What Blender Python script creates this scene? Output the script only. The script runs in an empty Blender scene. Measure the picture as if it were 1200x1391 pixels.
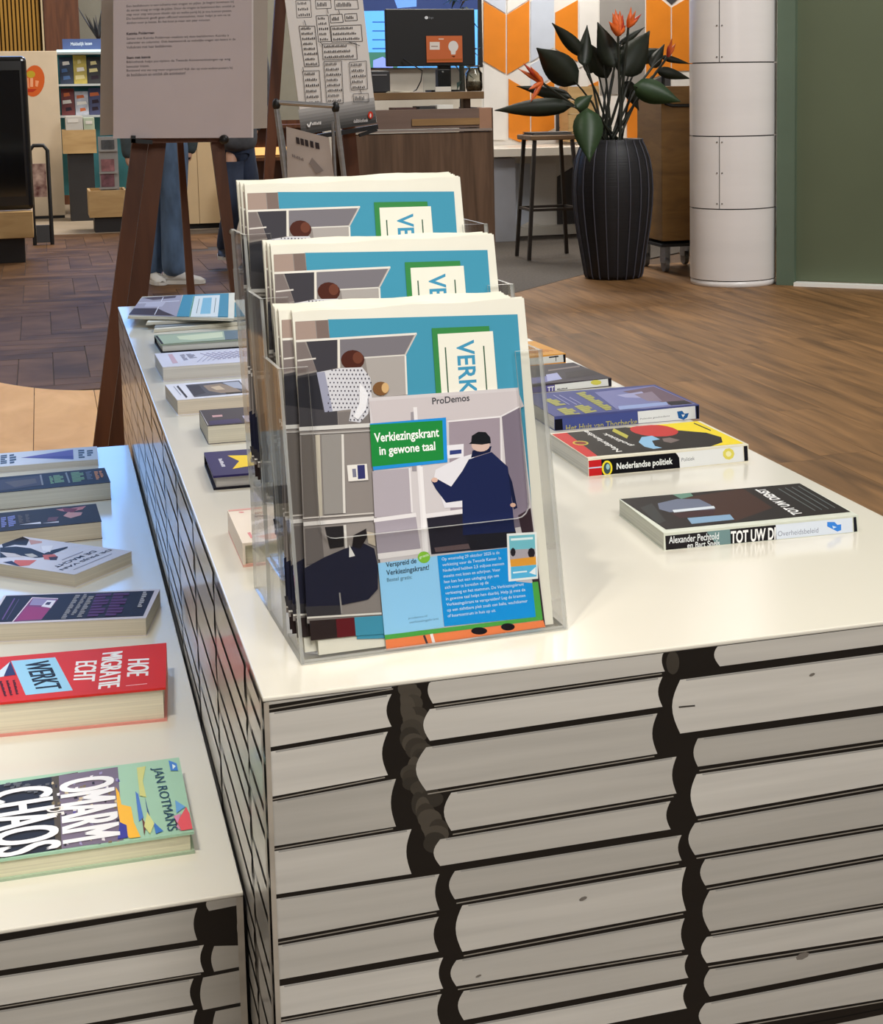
import bpy, bmesh, math, random
from mathutils import Vector, Matrix
SC = bpy.context.scene
COL = SC.collection
# ------------------------------------------------------------------ camera
YAW, PITCH, ROLL, FPX, CX, CY = 0.294921723, 0.130086736, 0.0153644321, 2199.868, 730.26, 402.92
HC = 1.22                                    # camera height (m)
_f = Vector((math.sin(YAW)*math.cos(PITCH), math.cos(YAW)*math.cos(PITCH), -math.sin(PITCH)))
_r = Vector((math.cos(YAW), -math.sin(YAW), 0)); _d = _f.cross(_r)
CR = _r*math.cos(ROLL) + _d*math.sin(ROLL)
CD = _d*math.cos(ROLL) - _r*math.sin(ROLL)
CAMP = Vector((0, 0, HC))
cam = bpy.data.cameras.new('camera'); camo = bpy.data.objects.new('camera', cam); COL.objects.link(camo)
camo.matrix_world = Matrix(((CR.x, -CD.x, -_f.x, 0), (CR.y, -CD.y, -_f.y, 0), (CR.z, -CD.z, -_f.z, HC), (0, 0, 0, 1)))
cam.sensor_fit = 'HORIZONTAL'; cam.sensor_width = 36; cam.lens = FPX/1200*36
cam.shift_x = (600-CX)/1200; cam.shift_y = (CY-695.5)/1200
cam.clip_start = 0.05; cam.clip_end = 200
SC.camera = camo
# ------------------------------------------------------------------ world, lights, exposure
w = bpy.data.worlds.new('sky'); SC.world = w; w.use_nodes = True
bg = w.node_tree.nodes['Background']; bg.inputs[0].default_value = (0.22, 0.48, 1.0, 1); bg.inputs[1].default_value = 4.2
def area(name, loc, tgt, size, power, color, sy=None):
    l = bpy.data.lights.new(name, 'AREA'); l.energy = power; l.color = color; l.size = size
    if sy: l.shape = 'RECTANGLE'; l.size_y = sy
    o = bpy.data.objects.new(name, l); COL.objects.link(o); o.location = loc
    o.rotation_euler = (Vector(tgt)-Vector(loc)).to_track_quat('-Z', 'Y').to_euler()
    return o
WARM = (1.0, 0.93, 0.82)
SC.cycles.transparent_max_bounces = 48
def spot(name, loc, tgt, ang, blend, power, color, r=.12):
    l = bpy.data.lights.new(name, 'SPOT'); l.energy = power; l.color = color; l.spot_size = math.radians(ang); l.spot_blend = blend; l.shadow_soft_size = r
    o = bpy.data.objects.new(name, l); COL.objects.link(o); o.location = loc
    o.rotation_euler = (Vector(tgt)-Vector(loc)).to_track_quat('-Z', 'Y').to_euler(); return o
spot('ceiling_spot', (-0.55, 0.5, 3.4), (0.22, 1.2, 0.7), 54, 1.0, 112, WARM, .06)
spot('ceiling_spot', (1.9, 1.6, 3.6), (0.6, 1.5, 0.7), 44, 1.0, 36, WARM)
spot('ceiling_spot', (-0.75, 0.7, 3.3), (-0.02, 1.45, 0.5), 36, 1.0, 85, WARM)  # extra spot added to brighten the near part of the low table
area('unseen_fill_panel', (0.7, -1.0, 3.1), (0.6, 1.2, 0.6), 1.6, 98, (1, .975, .93))  # fill light added behind the camera to brighten the table fronts
area('unseen_fill_panel', (4.0, 4.8, 5.6), (4.0, 7.6, 0), 2.0, 300, (1, .985, .96))  # unseen fill added to brighten the column and the right floor
spot('blue_tint_spot', (-0.6, 3.9, 4.4), (0.16, 2.95, 0.6), 46, 1.0, 228, (.30, .58, 1), .2)  # cool spot added to turn the rear of the tables blue
area('unseen_fill_panel', (-2.6, 10.5, 6.0), (-0.6, 11.5, 0), 2.2, 120, (1, .94, .84))  # this and the next two: unseen fills added for soft ambient light
area('unseen_fill_panel', (3.2, 14.6, 6.2), (1.2, 14.6, 0), 2.4, 480, WARM)
area('unseen_fill_panel', (4.2, 11.5, 3.4), (4.2, 12.6, 0.8), 1.6, 75, (1, .95, .88), 0.5)
SC.view_settings.view_transform = 'Standard'; SC.view_settings.look = 'None'
SC.view_settings.gamma = 1.0; SC.view_settings.use_curve_mapping = False
SC.view_settings.exposure = 0.0
# ------------------------------------------------------------------ helpers
def ray(px, py): return CR*((px-CX)/FPX) + CD*((py-CY)/FPX) + _f
def at(px, py, Y): r = ray(px, py); return CAMP + r*(Y/r.y)
def onz(px, py, z): r = ray(px, py); return CAMP + r*((z-HC)/r.z)
def onplane(px, py, o, n): r = ray(px, py); return CAMP + r*((Vector(o)-CAMP).dot(n)/r.dot(n))
def lin(c):
    def g(v):
        v = v/255.0
        return v/12.92 if v <= 0.04045 else ((v+0.055)/1.055)**2.4
    return tuple(g(v) for v in c[:3]) + (1,)
MATS = {}
def mat(name, rgb, rough=0.5, metal=0.0, noise=0.0, nscale=(6, 6, 6), coat=0.0, bump=0.0, spec=0.5, dark=None, emit=0.0):
    if name in MATS: return MATS[name]
    m = bpy.data.materials.new(name); m.use_nodes = True; nt = m.node_tree; b = nt.nodes['Principled BSDF']
    c = lin(rgb); b.inputs['Base Color'].default_value = c
    b.inputs['Roughness'].default_value = rough; b.inputs['Metallic'].default_value = metal
    b.inputs['Specular IOR Level'].default_value = spec; b.inputs['Coat Weight'].default_value = coat
    b.inputs['Coat Roughness'].default_value = 0.08
    if emit: b.inputs['Emission Color'].default_value = c; b.inputs['Emission Strength'].default_value = emit
    if noise or bump:
        tc = nt.nodes.new('ShaderNodeTexCoord'); mp = nt.nodes.new('ShaderNodeMapping'); mp.inputs['Scale'].default_value = nscale
        no = nt.nodes.new('ShaderNodeTexNoise'); no.inputs['Scale'].default_value = 1.0; no.inputs['Detail'].default_value = 5
        nt.links.new(tc.outputs['Object'], mp.inputs[0]); nt.links.new(mp.outputs[0], no.inputs[0])
        if noise:
            cr = nt.nodes.new('ShaderNodeValToRGB'); d = dark or tuple(v*(1-noise) for v in rgb)
            cr.color_ramp.elements[0].position = .3; cr.color_ramp.elements[1].position = .7
            cr.color_ramp.elements[0].color = lin(d); cr.color_ramp.elements[1].color = c
            nt.links.new(no.outputs[0], cr.inputs[0]); nt.links.new(cr.outputs[0], b.inputs['Base Color'])
        if bump:
            bp = nt.nodes.new('ShaderNodeBump'); bp.inputs['Strength'].default_value = bump; bp.inputs['Distance'].default_value = .002
            nt.links.new(no.outputs[0], bp.inputs['Height']); nt.links.new(bp.outputs[0], b.inputs['Normal'])
    MATS[name] = m; return m
def ink(c, rough=0.4):
    return mat('ink_%02x%02x%02x' % tuple(int(v) for v in c[:3]) + ('' if rough == .4 else '_r%d' % (rough*100)), c, rough, spec=.05)
def acrylic(name, tint, refl=1.0, white=0.0):
    if name in MATS: return MATS[name]
    m = bpy.data.materials.new(name); m.use_nodes = True; nt = m.node_tree
    for n in list(nt.nodes):
        if n.type == 'BSDF_PRINCIPLED': nt.nodes.remove(n)
    out = [n for n in nt.nodes if n.type == 'OUTPUT_MATERIAL'][0]
    tr = nt.nodes.new('ShaderNodeBsdfTransparent'); tr.inputs[0].default_value = tint
    gl = nt.nodes.new('ShaderNodeBsdfGlossy'); gl.inputs['Roughness'].default_value = .03
    fr = nt.nodes.new('ShaderNodeFresnel'); fr.inputs[0].default_value = 1.45
    mu = nt.nodes.new('ShaderNodeMath'); mu.operation = 'MULTIPLY'; mu.inputs[1].default_value = refl
    mx = nt.nodes.new('ShaderNodeMixShader')
    nt.links.new(fr.outputs[0], mu.inputs[0]); nt.links.new(mu.outputs[0], mx.inputs[0]); nt.links.new(tr.outputs[0], mx.inputs[1]); nt.links.new(gl.outputs[0], mx.inputs[2])
    last = mx
    if white:
        df = nt.nodes.new('ShaderNodeBsdfDiffuse'); df.inputs[0].default_value = (.75, .76, .74, 1)
        m2 = nt.nodes.new('ShaderNodeMixShader'); m2.inputs[0].default_value = white
        nt.links.new(mx.outputs[0], m2.inputs[1]); nt.links.new(df.outputs[0], m2.inputs[2]); last = m2
    nt.links.new(last.outputs[0], out.inputs[0])
    MATS[name] = m; return m
class MB:
    """collects shapes into ONE mesh"""
    def __init__(s): s.v = []; s.f = []; s.m = []; s.mats = []; s.smooth = []
    def mi(s, m):
        if m not in s.mats: s.mats.append(m)
        return s.mats.index(m)
    def add(s, vs, fs, m, smooth=False):
        k = len(s.v); i = s.mi(m); s.v += [Vector(v) for v in vs]
        for f in fs: s.f.append([k+j for j in f]); s.m.append(i); s.smooth.append(smooth)
        return s
    def box(s, lo, hi, m, M=None):
        x0, y0, z0 = lo; x1, y1, z1 = hi
        vs = [(x0,y0,z0),(x1,y0,z0),(x1,y1,z0),(x0,y1,z0),(x0,y0,z1),(x1,y0,z1),(x1,y1,z1),(x0,y1,z1)]
        if M: vs = [M @ Vector(v) for v in vs]
        return s.add(vs, [(0,3,2,1),(4,5,6,7),(0,1,5,4),(1,2,6,5),(2,3,7,6),(3,0,4,7)], m)
    def prism(s, pts, off, m, m_side=None):
        """polygon (3d points) extruded by vector off"""
        n = len(pts); a = [Vector(p) for p in pts]; b = [p+Vector(off) for p in a]
        s.add(a+b, [list(range(n))[::-1], list(range(n, 2*n))], m)
        s.add(a+b, [(i, (i+1) % n, n+(i+1) % n, n+i) for i in range(n)], m_side or m)
        return s
    def bar(s, p, q, w, h, m, up=(0, 0, 1)):
        """rectangular bar from p to q, w across, h along 'up'"""
        p, q = Vector(p), Vector(q); d = (q-p).normalized(); x = d.cross(Vector(up)).normalized(); y = x.cross(d).normalized()
        vs = []
        for c in (p, q): vs += [c-x*w/2-y*h/2, c+x*w/2-y*h/2, c+x*w/2+y*h/2, c-x*w/2+y*h/2]
        return s.add(vs, [(0,3,2,1),(4,5,6,7),(0,1,5,4),(1,2,6,5),(2,3,7,6),(3,0,4,7)], m)
    def tube(s, pts, r, m, n=8, cap=True):
        pts = [Vector(p) for p in pts]; rs = r if isinstance(r, (list, tuple)) else [r]*len(pts); vs = []; prev = None
        for i, p in enumerate(pts):
            d = (pts[min(i+1, len(pts)-1)]-pts[max(i-1, 0)]).normalized()
            if prev is None: x = d.cross(Vector((0.31, 0.17, 0.94)));  x = x if x.length > .05 else d.cross(Vector((1, 0, 0)))
            else: x = prev - d*prev.dot(d)
            x.normalize(); prev = x; y = d.cross(x)
            vs += [p + x*rs[i]*math.cos(2*math.pi*k/n) + y*rs[i]*math.sin(2*math.pi*k/n) for k in range(n)]
        fs = [(i*n+k, i*n+(k+1) % n, (i+1)*n+(k+1) % n, (i+1)*n+k) for i in range(len(pts)-1) for k in range(n)]
        s.add(vs, fs, m, True)
        if cap: s.add(vs[:n], [list(range(n))[::-1]], m); s.add(vs[-n:], [list(range(n))], m)
        return s
    def lathe(s, prof, c, m, n=32, a0=0, a1=2*math.pi):
        """profile [(r,z)] turned about the vertical through c"""
        c = Vector(c); full = abs(a1-a0-2*math.pi) < 1e-6; k = n if full else n+1; vs = []
        for r, z in prof:
            vs += [c + Vector((r*math.cos(a0+(a1-a0)*j/n), r*math.sin(a0+(a1-a0)*j/n), z)) for j in range(k)]
        fs = [(i*k+j, i*k+(j+1) % k, (i+1)*k+(j+1) % k, (i+1)*k+j) for i in range(len(prof)-1) for j in range(n)]
        return s.add(vs, fs, m, True)
    def ball(s, c, r, m, sc=(1, 1, 1), n=12, M=None):
        c = Vector(c); vs = []
        for i in range(n//2+1):
            t = math.pi*i/(n//2)
            for j in range(n):
                v = Vector((r*sc[0]*math.sin(t)*math.cos(2*math.pi*j/n), r*sc[1]*math.sin(t)*math.sin(2*math.pi*j/n), r*sc[2]*math.cos(t)))
                vs.append(c + (M @ v if M else v))
        return s.add(vs, [(i*n+j, (i+1)*n+j, (i+1)*n+(j+1) % n, i*n+(j+1) % n) for i in range(n//2) for j in range(n)], m, True)
    def build(s, name, parent=None, bevel=0.0, seg=2):
        me = bpy.data.meshes.new(name)
        inv = parent.matrix_basis.inverted() if parent is not None and parent.parent is None else None
        if parent is not None and parent.parent is not None: inv = (parent.parent.matrix_basis @ parent.matrix_basis).inverted()
        vs = [inv @ v for v in s.v] if inv is not None else s.v
        me.from_pydata([tuple(v) for v in vs], [], s.f)
        for m in s.mats: me.materials.append(m)
        me.polygons.foreach_set('material_index', s.m); me.polygons.foreach_set('use_smooth', s.smooth); me.update()
        o = bpy.data.objects.new(name, me); COL.objects.link(o)
        if parent is not None: o.parent = parent
        if bevel:
            md = o.modifiers.new('bevel', 'BEVEL'); md.width = bevel; md.segments = seg; md.limit_method = 'ANGLE'
        return o
def tag(o, label=None, cat=None, group=None, kind=None):
    if label: o['label'] = label
    if cat: o['category'] = cat
    if group: o['group'] = group
    if kind: o['kind'] = kind
    return o
def thing(name, label, cat, loc=(0, 0, 0), rz=0.0, group=None):
    o = bpy.data.objects.new(name, None); o.empty_display_size = .05; COL.objects.link(o)
    o.location = loc; o.rotation_euler = (0, 0, rz)
    o.matrix_basis = Matrix.Translation(Vector(loc)) @ Matrix.Rotation(rz, 4, 'Z')
    return tag(o, label, cat, group)
def struct(name, mb, label=None, parent=None, **k):
    o = mb.build(name, parent, **k)
    if parent is None: tag(o, label, None, None, 'structure')
    return o
def copy_tree(o, parent=None):
    c = o.copy(); COL.objects.link(c); c.parent = parent
    for ch in list(o.children): copy_tree(ch, c)
    return c
_TX = {}
def text_mesh(s, bold=0.0):
    """letters of the built-in font as triangles, scaled to a unit box"""
    if (s, bold) in _TX: return _TX[(s, bold)]
    cu = bpy.data.curves.new('lettering', 'FONT'); cu.body = s; cu.size = 1; cu.resolution_u = 5 if len(s) < 16 else 2; cu.offset = bold; cu.fill_mode = 'FRONT'
    ob = bpy.data.objects.new('lettering', cu); me = ob.to_mesh()
    vs = [v.co.copy() for v in me.vertices]; fs = [tuple(p.vertices) for p in me.polygons]
    ob.to_mesh_clear(); bpy.data.objects.remove(ob); bpy.data.curves.remove(cu)
    x0 = min(v.x for v in vs); x1 = max(v.x for v in vs); y0 = min(v.y for v in vs); y1 = max(v.y for v in vs)
    r = ([((v.x-x0)/(x1-x0), (v.y-y0)/(y1-y0)) for v in vs], fs, (x1-x0)/(y1-y0)); _TX[(s, bold)] = r
    return r
class Print:
    """flat print on a plane (point o, normal n): coloured shapes and lettering, read off the photograph"""
    def __init__(s, o, n, lift=0.0003, step=0.000008): s.o = Vector(o); s.n = Vector(n).normalized(); s.l = lift; s.st = step; s.mb = MB(); s.xr = None; s.box = None
    def p(s, q): return onplane(q[0], q[1], s.o, s.n) if len(q) == 2 else Vector(q)
    def fit(s, vs):
        """keep the print on its board: box = (matrix, low corner, high corner)"""
        if s.box:
            M, lo, hi = s.box; I = M.inverted()
            for i, v in enumerate(vs):
                l = I @ v
                for k in range(3):
                    if lo[k] is not None: l[k] = min(max(l[k], lo[k]), hi[k])
                vs[i] = M @ l
        return vs
    def _w(s): s.l += s.st; return s.n*s.l
    def poly(s, pts, c, rough=.4):
        w = s._w(); vs = [s.p(q)+w for q in pts]
        if s.xr:                                      # the print ends at the edges of its board
            for v in vs: v.x = min(max(v.x, s.xr[0]), s.xr[1])
        vs = s.fit(vs)
        nn = sum(((vs[i]-vs[0]).cross(vs[(i+1) % len(vs)]-vs[0]) for i in range(1, len(vs))), Vector())
        idx = list(range(len(vs)))
        if nn.dot(s.n) < 0: idx = idx[::-1]
        s.mb.add(vs, [idx], c if isinstance(c, bpy.types.Material) else ink(c, rough)); return s
    def rect(s, x0, y0, x1, y1, c): return s.poly([(x0, y0), (x1, y0), (x1, y1), (x0, y1)], c)
    def line(s, a, b, t, c):
        a, b = Vector(a), Vector(b); d = (b-a).normalized(); e = Vector((-d.y, d.x))*t/2
        return s.poly([tuple(a+e), tuple(b+e), tuple(b-e), tuple(a-e)], c)
    def oval(s, cx, cy, rx, ry, c, n=16, rot=0.0):
        k, q = math.cos(rot), math.sin(rot); P = []
        for i in range(n):
            u, v = rx*math.cos(2*math.pi*i/n), ry*math.sin(2*math.pi*i/n); P.append((cx+u*k-v*q, cy+u*q+v*k))
        return s.poly(P, c)
    def text(s, t, p0, p1, p2, c, bold=0.0):
        """p0 baseline start, p1 baseline end, p2 top at the start"""
        w = s._w(); A = s.p(p0); U = s.p(p1)-A; V = s.p(p2)-A; pts, fs, _ = text_mesh(t, bold)
        s.mb.add(s.fit([A+U*x+V*y+w for x, y in pts]), fs, ink(c)); return s
    def heavy(s, t, p0, p1, p2, c, sh):
        """bold lettering: the same word set three times, sh pixels apart along the baseline"""
        u = (Vector(p1)-Vector(p0)).normalized()*sh
        for k in (-1, 0, 1): s.text(t, tuple(Vector(p0)+u*k), tuple(Vector(p1)+u*k), tuple(Vector(p2)+u*k), c)
        return s
    def build(s, name, parent):
        """the print belongs to the board, cover or sheet it is printed on"""
        host = {'cover_print': 'front_cover', 'spine_label': 'spine', 'screen_picture': 'housing', 'canvas_print': 'canvas', 'printed_front': 'body', 'printed_side': 'body', 'printed_back': 'body'}.get(name)
        for ch in parent.children:
            if host and ch.name.split('.')[0] == host: parent = ch; break
        return s.mb.build(name, parent)
# ------------------------------------------------------------------ materials of the setting
def wood(name, light, dark, scale, rough=0.45, vary=0.35, spec=.4):
    """streaky wood; every plank object gets its own tone and grain offset"""
    if name in MATS: return MATS[name]
    m = bpy.data.materials.new(name); m.use_nodes = True; nt = m.node_tree; b = nt.nodes['Principled BSDF']; L = nt.links.new
    tc = nt.nodes.new('ShaderNodeTexCoord'); oi = nt.nodes.new('ShaderNodeObjectInfo')
    mul = nt.nodes.new('ShaderNodeVectorMath'); mul.operation = 'SCALE'; mul.inputs[0].default_value = (31, 17, 5); L(oi.outputs['Random'], mul.inputs['Scale'])
    ad = nt.nodes.new('ShaderNodeVectorMath'); L(tc.outputs['Object'], ad.inputs[0]); L(mul.outputs[0], ad.inputs[1])
    mp = nt.nodes.new('ShaderNodeMapping'); mp.inputs['Scale'].default_value = scale; L(ad.outputs[0], mp.inputs[0])
    no = nt.nodes.new('ShaderNodeTexNoise'); no.inputs['Scale'].default_value = 1; no.inputs['Detail'].default_value = 7; no.inputs['Distortion'].default_value = .6; L(mp.outputs[0], no.inputs[0])
    cr = nt.nodes.new('ShaderNodeValToRGB'); e = cr.color_ramp.elements
    e[0].position = .3; e[0].color = lin(dark); e[1].position = .68; e[1].color = lin(light); L(no.outputs[0], cr.inputs[0])
    hs = nt.nodes.new('ShaderNodeHueSaturation'); L(cr.outputs[0], hs.inputs['Color'])
    mr = nt.nodes.new('ShaderNodeMapRange'); mr.inputs['To Min'].default_value = 1-vary/2; mr.inputs['To Max'].default_value = 1+vary/2
    L(oi.outputs['Random'], mr.inputs[0]); L(mr.outputs[0], hs.inputs['Value']); L(hs.outputs[0], b.inputs['Base Color'])
    b.inputs['Roughness'].default_value = rough; b.inputs['Specular IOR Level'].default_value = spec
    bp = nt.nodes.new('ShaderNodeBump'); bp.inputs['Strength'].default_value = .15; bp.inputs['Distance'].default_value = .002
    L(no.outputs[0], bp.inputs['Height']); L(bp.outputs[0], b.inputs['Normal'])
    MATS[name] = m; return m
OAK = wood('floor_oak', (144, 106, 66), (90, 64, 38), (16, 1.3, 6), .5, .10, .25)
GREYOAK = wood('floor_grey_oak', (108, 80, 56), (72, 52, 36), (3, 3, 3), .6, .25, .08)
BEIGE = wood('floor_beige', (232, 188, 134), (210, 164, 112), (5, 2.5, 4), .6, .10, .08)
DARKWOOD = wood('dark_brown_wood', (106, 64, 40), (74, 42, 26), (20, 20, 2), .5, .1)
LIGHTWOOD = wood('light_oak', (205, 172, 122), (180, 146, 98), (3, 3, 16), .5, .1)
DESKWOOD = wood('brown_veneer', (112, 88, 70), (78, 60, 47), (22, 22, 1.5), .4, .1)
JOINT = mat('floor_joint', (84, 61, 40), .8, noise=.2)
WHITEWALL = mat('wall_paint', (205, 198, 186), .7, noise=.04, nscale=(2, 2, 2))
# ------------------------------------------------------------------ room shell
H = 6.6
struct('floor', MB().box((-5, -4, -.06), (8, 18.6, -.006), JOINT), 'brown wooden floor of the library hall')
FLOOR = bpy.data.objects['floor']
fh = struct('floor_parquet', MB().box((-2.6, 6.7, -.0055), (1.75, 15.0, -.003), mat('parquet_joint', (60, 47, 36), .8, noise=.2)), 'grey brown parquet laid in herringbone')
fb = struct('floor_tiles', MB().box((-2.6, 3.0, -.0055), (.9, 6.79, -.0005), mat('beige_joint', (150, 124, 94), .8, noise=.2)), 'pale beige floor planks with a curved edge')
struct('floor_far', MB().box((-4.9, 14.5, -.004), (8, 18.55, .004), mat('pale_floor', (176, 160, 140), .5, noise=.08, nscale=(3, 3, 3))), 'pale floor at the far end')
random.seed(4)
pm = None
for i in range(31):                                   # right hand floor: long planks running away from the camera
    x = .95 + i*.18; y0 = 1.5 - random.random()*1.3; end = 6.69 if x+.18 < 1.79 else 99
    for j in range(7):
        y = y0 + j*1.4; ln = min(1.4, end-y)
        if ln < .1 or y > 10.4: continue
        if pm is None: c = pm = MB().box((0, 0, -.006), (.1792, 1.3992, 0), OAK).build('plank', FLOOR)
        else: c = pm.copy(); COL.objects.link(c)
        c.location = (x, y, 0); c.scale = (1, ln/1.4, 1)
W_, L_ = .15, .75
hp = MB().box((.001, .001, -.003), (L_-.002, W_-.002, 0), GREYOAK).build('plank', fh, .001, 1); vp = MB().box((.001, .001, -.003), (W_-.002, L_-.002, 0), GREYOAK).build('plank', fh, .001, 1)
u0 = [True, True]
for k in range(-60, 120):
    for m_ in range(-20, 30):
        ox, oy = k*W_ + m_*L_, k*W_ - m_*L_ + 7.0
        for w_, o_, (bx, by), (sx, sy) in ((0, hp, (ox, oy), (L_, W_)), (1, vp, (ox, oy+W_), (W_, L_))):
            if bx < -1.35 or bx+sx > 1.72 or by < 6.72 or by+sy > 14.95: continue
            if u0[w_]: o_.location = (bx, by, 0); u0[w_] = False
            else: c = o_.copy(); COL.objects.link(c); c.location = (bx, by, 0)
def arc(x): return 6.80 + (1.9*(x-.2)**2 if -.25 < x < .2 else 0 if x >= .2 else 1.9*.2025 - (x+.25)*1.0)
for k in range(-5, 4):
    xa, xb = -.08+.235*k+.0015, -.08+.235*(k+1)-.0015
    top = [(xa+(xb-xa)*t/6, arc(xa+(xb-xa)*t/6), -.0005) for t in range(7)]
    MB().prism([(xa, 5.3, -.0005), (xb, 5.3, -.0005)] + top[::-1], (0, 0, .004), BEIGE).build('plank', fb)
    MB().prism([(xa, 3.05, -.0005), (xb, 3.05, -.0005), (xb, 5.297, -.0005), (xa, 5.297, -.0005)], (0, 0, .004), BEIGE).build('plank', fb)
carp = [(1.76, 8.25), (2.70, 9.20), (3.25, 9.79), (3.9, 10.45), (4.9, 11.3), (6.8, 12.4), (1.76, 12.6)]
tag(MB().prism([(x, y, 0) for x, y in carp], (0, 0, .0015), mat('dark_carpet', (86, 78, 70), .9, noise=.25, nscale=(60, 60, 60), bump=.4)).build('carpet'),
    'dark grey carpet under the bar stool by the hexagon wall', 'carpet')
# walls, ceiling, added high window
WY = 18.6; wx0, wx1, wz0, wz1 = -3.2, 3.0, 2.5, 6.35
b = MB(); g = mat('grey_back_wall', (128, 126, 116), .8, noise=.05)
for lo, hi in (((-5, WY, 0), (8, WY+.2, wz0)), ((-5, WY, wz1), (8, WY+.2, H)), ((-5, WY, wz0), (wx0, WY+.2, wz1)), ((wx1, WY, wz0), (8, WY+.2, wz1))): b.box(lo, hi, g)
struct('wall_back', b, 'grey back wall with opening for the added high window')
struct('wall_left', MB().box((-5.2, -4, 0), (-5, WY+.2, H), WHITEWALL), 'plain pale left wall')
struct('wall_right', MB().box((8, -4, 0), (8.2, WY+.2, H), WHITEWALL), 'plain pale right wall')
struct('wall_front', MB().box((-5.2, -4.2, 0), (8.2, -4, H), WHITEWALL), 'plain pale wall behind the viewer')
struct('ceiling', MB().box((-5.2, -4.2, H), (8.2, WY+.2, H+.15), mat('ceiling_paint', (190, 180, 165), .9, noise=.03)), 'pale ceiling')
wf = MB(); fm = mat('window_frame', (60, 60, 62), .5, noise=.1)
for k in range(5):
    x = wx0 + (wx1-wx0)*k/4; wf.box((x-.03, WY+.05, wz0), (x+.03, WY+.12, wz1), fm)
wf.box((wx0, WY+.05, wz0), (wx1, WY+.12, wz0+.05), fm); wf.box((wx0, WY+.05, wz1-.05), (wx1, WY+.12, wz1), fm)
win = struct('added_window', wf, 'unseen high window added for the blue sheen on the tables')  # added out of view, sized so the tables reflect blue sky
for k in range(4):
    x = wx0+(wx1-wx0)*k/4; MB().box((x+.031, WY+.08, wz0+.051), (x+(wx1-wx0)/4-.031, WY+.09, wz1-.051), acrylic('window_glass', (.95, .97, 1, 1))).build('pane', win)
# ------------------------------------------------------------------ white clad column
PW = mat('white_enamel', (238, 234, 232), .3, noise=.03, nscale=(1, 1, 6))
fr_ = onz(996, 391, 0); dirc = Vector((fr_.x, fr_.y, 0)).normalized(); PR = .262; PC = fr_ + dirc*PR
col = thing('column', 'round column clad in glossy white metal panels beside the green wall', 'column', PC)
MB().lathe([(PR-.018, 0), (PR-.018, H-.01)], PC, mat('column_core', (70, 62, 56), .8, noise=.1), 40).build('core', col)
MB().lathe([(PR-.008, 0), (PR-.004, .006), (PR-.004, .034), (PR-.012, .034)], PC, PW, 48).build('plinth', col)
a_front = math.atan2(-dirc.y, -dirc.x)
seam = a_front - math.asin(min(1, (996-978)/59.5))
row_h = .432
def shell(z0, z1, a0, a1, n):
    m = MB()
    for pr_ in ([(PR-.014, z0), (PR, z0)], [(PR, z0), (PR, z1)], [(PR, z1), (PR-.014, z1)]): m.lathe(pr_, PC, PW, n, a0, a1)
    o = m.build('panel', col); return o
for r_ in range(16):
    z0 = .04 + r_*row_h; z1 = z0 + row_h - .007
    if z1 > H-.02: z1 = H-.02
    if z1 < z0+.05: continue
    if r_ % 2 == 0: shell(z0, z1, seam+math.pi*.5, seam+math.pi*.5+math.pi*2-.012, 48)
    else:
        shell(z0, z1, seam+.008, seam+math.pi-.008, 28); shell(z0, z1, seam+math.pi+.008, seam+2*math.pi-.008, 28)
        for s_ in (-1, 1):
            for zz in (z0+.03, (z0+z1)/2, z1-.03):
                a = seam + s_*.06; c = PC + Vector((math.cos(a)*PR, math.sin(a)*PR, zz))
                MB().ball(c, .005, mat('screw_steel', (120, 116, 110), .35, .8, noise=.1), n=8).build('screw', col)
# ------------------------------------------------------------------ green sliding wall at the right
g0 = onz(1078, 388, 0); g1 = onz(1200, 392.5, 0); gd = (g1-g0).normalized(); gn = Vector((-gd.y, gd.x, 0))
if gn.y < 0: gn = -gn
GREEN = mat('green_paint', (96, 106, 82), .55, noise=.05, nscale=(1.5, 1.5, 1.5)); GREEN2 = mat('green_frame_paint', (98, 116, 98), .5, noise=.04)
gw = MB(); p0 = g0 + gn*.05; p1 = g0 + gd*3.2 + gn*.05
gw.prism([p0+Vector((0, 0, .024)), p1+Vector((0, 0, .024)), p1+gn*.06+Vector((0, 0, .024)), p0+gn*.06+Vector((0, 0, .024))], (0, 0, 2.98), GREEN)
gw.prism([p0+Vector((0, 0, 3.02)), p1+Vector((0, 0, 3.02)), p1+gn*.06+Vector((0, 0, 3.02)), p0+gn*.06+Vector((0, 0, 3.02))], (0, 0, H-3.03), GREEN)
gwo = struct('wall_right_green', gw, 'flat olive green wall panel')
f0 = onz(1057, 391, 0)
tr = MB(); q0, q1 = g0-gd*.105, g0+gd*.004
tr.prism([q0, q1, q1+gn*.16, q0+gn*.16], (0, 0, H-.01), GREEN2)
struct('trim_1', tr, 'green door jamb between column and green panel')
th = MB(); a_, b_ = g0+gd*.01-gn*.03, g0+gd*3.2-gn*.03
th.prism([a_, b_, b_+gn*.075, a_+gn*.075], (0, 0, .022), mat('daylight_gap_white', (250, 250, 245), .3, noise=.02))  # bright white imitates daylight coming through the gap under the panel
struct('trim_2', th, 'white strip painted as the daylight gap under the green panel')
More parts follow.
